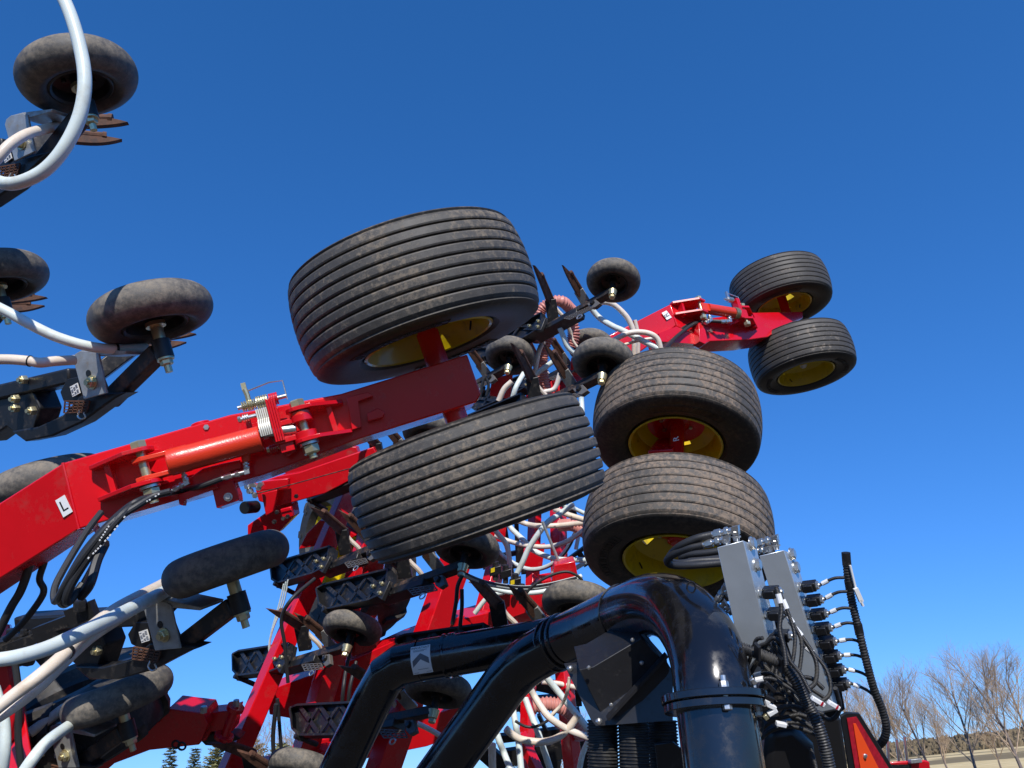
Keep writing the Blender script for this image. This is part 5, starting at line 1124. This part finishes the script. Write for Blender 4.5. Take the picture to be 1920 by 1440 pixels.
# ================================================================== trees
def bare_tree(px, D, ytop, label, seed, lean=0, spread=1.0):
    rt = random.Random(seed); base = azpos(px, D); dfw = (base - EYE).dot(CF)
    ztop = P(px, ytop, (V((base.x, base.y, 4)) - EYE).dot(CF)).z; H = ztop * 1.1
    T = MB(); C = MB()
    def grow(p, d, L, r, lev, mb):
        n = 4 if lev < 3 else 2; pts = [p]; q_ = p.copy(); dd = d.copy()
        for i in range(n):
            dd = (dd + V((rt.uniform(-1, 1), rt.uniform(-1, 1), rt.uniform(-.2, .9))) * (.10 + .03 * lev)).normalized(); q_ = q_ + dd * L / n; pts.append(q_.copy())
        (C if lev else T).tube(pts, (lambda t: r * (1 - .62 * t)), 6 if lev == 0 else 4 if lev < 3 else 3, caps=False)
        if lev >= 4: return
        nb = (13, 8, 6, 5)[lev]
        for k in range(nb):
            t = (.22 if lev == 0 else .2) + (.8 if lev == 0 else .8) * (k + rt.random()) / nb; i = min(int(t * n), n - 1); o_ = pts[i].lerp(pts[i + 1], t * n - i)
            ax_ = (pts[i + 1] - pts[i]).normalized(); side = ax_.orthogonal().normalized(); side.rotate(Matrix.Rotation(rt.uniform(0, 6.28), 3, ax_))
            an = R(rt.uniform(20, 42)) * spread; nd = (ax_ * math.cos(an) + side * math.sin(an) + V((0, 0, .12))).normalized()
            grow(o_, nd, L * (.56 if lev == 0 else .60) * (1.12 - .45 * t) * rt.uniform(.8, 1.15), r * (.46 if lev == 0 else .55) * (1 - .4 * t), lev + 1, C)
    grow(base - V((0, 0, .1)), V((math.sin(R(lean)), 0, math.cos(R(lean)))), H * .80, H * .0125, 0, T)
    t = thing('bare_tree', label, 'tree', Matrix.Translation(base), 'leafless trees')
    part(t, 'trunk', T, BARK, world=True, sharp=80)
    zmx = max(v.z for v in C.v); k = (H - base.z) / (zmx - base.z)
    for v in C.v + T.v: pass
    part(t, 'crown', C, TWIG, world=True, sharp=80)
    S_ = Matrix.Diagonal((1, 1, k, 1))
    for ch in t.children: ch.data.transform(S_)
    return t
TR = [(1935, 44, 1215, 'leafless tree cut off by the right edge of the picture', 61, -2, 1.1), (1902, 40, 1192, 'tallest leafless tree, wholly in view near the right edge', 3, -2, 1.1), (1815, 42, 1226, 'leafless tree second from the right edge', 5, 1, 1), (1768, 55, 1300, 'slender leafless tree between two taller ones', 8, -2, .8), (1735, 44, 1238, 'leafless tree standing right of the conduit and metal posts', 12, -3, .95),
      (1690, 50, 1262, 'leafless tree just right of the curved black conduit', 17, 2, .9), (1655, 52, 1275, 'leafless tree behind the lower end of the conduit', 23, -3, .9), (1612, 46, 1262, 'leafless tree seen between the conduit branches', 29, 0, 1), (1862, 60, 1310, 'low leafless tree behind and left of the tallest one', 31, 3, 1.1),
      (1080, 45, 1335, 'leafless tree glimpsed between the pale hoses and the black box', 37, 0, 1.2), (1030, 42, 1350, 'leafless tree glimpsed low between front pipe and hoses', 41, 0, 1.2), (500, 48, 1335, 'leafless tree glimpsed behind the slanting red tubes', 43, 0, 1.2), (590, 60, 1310, 'leafless tree top glimpsed between two red tubes', 47, 0, 1), (1560, 60, 1330, 'leafless tree hidden mostly behind the wiring', 53, 0, 1)]
for a in TR: bare_tree(*a)
def needle(col, n): return mat(n, col, .8, var=.35, vscale=1.5, spec=.2)
SPR = needle((.13, .14, .08), 'spruce_needles'); PIN = needle((.21, .20, .085), 'pine_needles')
def conifer(px, D, ytop, label, seed, wide=.30, mt=None, dens=1.0, bushy=False):
    rt = random.Random(seed); base = azpos(px, D); H = P(px, ytop, (V((base.x, base.y, 4)) - EYE).dot(CF)).z
    T = MB(); T.tube([base, base + V((rt.uniform(-.1, .1), 0, H * .55)), base + V((0, 0, H))], lambda t: H * .014 * (1 - .9 * t), 6, caps=False)
    vs = []; fs = []; nw = int(H * 7 * dens)
    for i in range(nw):
        f_ = i / nw; z = H * (.04 + .95 * f_); env = H * wide * (1 - f_) ** (.55 if bushy else .85) * (1 if not bushy else min(1, f_ * 5 + .4)) + .12
        for k in range(9 if f_ < .8 else 5):
            a = rt.uniform(0, 6.28); L = env * rt.uniform(.65, 1.1); ca, sa_ = math.cos(a), math.sin(a); droop = -.28 if not bushy else rt.uniform(-.1, .35)
            ns = max(3, int(L * 9))
            for j in range(ns):
                t = (j + .6) / ns; c = base + V((ca * L * t, sa_ * L * t, z + droop * L * t + .12 * L * t * t)); w_ = .25 * (1.15 - t * .5)
                for s_ in (-1, 1, 0):
                    b = len(vs); e = V((ca * .5 - sa_ * s_, sa_ * .5 + ca * s_, rt.uniform(-.25, .45))) * w_ * rt.uniform(.8, 1.5); pr = V((rt.uniform(-1, 1), rt.uniform(-1, 1), rt.uniform(-.6, .6))) * .085
                    vs += [c - pr, c + pr, c + e]; fs.append((b, b + 1, b + 2))
    m = MB(); m.v = [V(v) for v in vs]; m.f = [list(f) for f in fs]
    t = thing('pine_tree' if bushy else 'spruce_tree', label, 'tree', Matrix.Translation(base), 'evergreens along the yard edge')
    part(t, 'trunk', T, BARK, world=True, sharp=80)
    me = bpy.data.meshes.new('crown'); me.from_pydata([tuple(v - base) for v in m.v], [], m.f); me.materials.append(mt or SPR); o = bpy.data.objects.new('crown', me); link(o); o.parent = t
    return t
conifer(306, 52, 1396, 'leftmost small spruce under the shaded red arm', 2, .24)
conifer(354, 56, 1399, 'second spruce from the left with open sky on both sides', 4, .22)
conifer(402, 50, 1392, 'bushy olive evergreen touching the lower red tube', 6, .34, PIN, 1.2, True)
conifer(470, 54, 1385, 'bushy evergreen behind the lower end of the slanting red tube', 9, .34, PIN, 1.2, True)
conifer(520, 48, 1392, 'wide olive evergreen between the two slanting red tubes', 14, .38, PIN, 1.2, True)
conifer(600, 62, 1350, 'taller spruce half hidden behind the second red tube', 16, .25)
conifer(985, 48, 1400, 'evergreen low between front pipe and hoses', 18, .34, PIN, 1.0, True)

# ================================================================== red implement with posts far right
IM = thing('red_implement', 'far red machine top at the bottom edge behind the sign', 'farm machine', Matrix.Translation(azpos(1705, 26)))
m = MB(); m.prism([P(x, y, 24) for x, y in [(1655, 1430), (1690, 1427), (1735, 1425), (1744, 1428), (1748, 1500), (1655, 1500)]], V((CF.x, CF.y, 0)) * 1.2); part(IM, 'body', m, RED_D, world=True, bevel=.05)
m = MB(); m.prism([P(x, y, 23.8) for x, y in [(1708, 1424), (1728, 1422), (1730, 1430), (1708, 1432)]], V((CF.x, CF.y, 0)) * .3); part(IM, 'motor', m, GALV, world=True, bevel=.02)
m = MB(); m.prism([P(x, y, 23.9) for x, y in [(1665, 1434), (1708, 1433), (1710, 1445), (1665, 1446)]], V((CF.x, CF.y, 0)) * .1); part(IM, 'grille', m, BLKS, world=True)
for i, (x0, y0, x1, y1, lb) in enumerate(((1651, 1400, 1655, 1440, 'leftmost thin metal post by the conduit end'), (1664, 1382, 1668, 1440, 'second metal post from the left, behind the sign'), (1681, 1386, 1690, 1440, 'third metal post, leaning slightly left'), (1696, 1381, 1705, 1440, 'rightmost metal post above the far red machine'))):
    m = MB(); m.cyl(P(x0, y0, 25.5), P(x1, y1 + 30, 25.5), .045, 10); single('metal_post', m, ZINC, lb, 'post', 'metal posts by the far machine')

# ------------------------------------------------------------------ the near left wing hangs farther out: same bearings, larger reach
LEFT_K = 1.4
SX = Matrix.Translation(EYE) @ Matrix.Scale(LEFT_K, 4) @ Matrix.Translation(-EYE)
bpy.context.view_layer.update()
for o in list(bpy.data.objects):
    if o.parent is None and o.get('group') in (G_L, 'pale seed hoses'): o.matrix_world = SX @ o.matrix_world
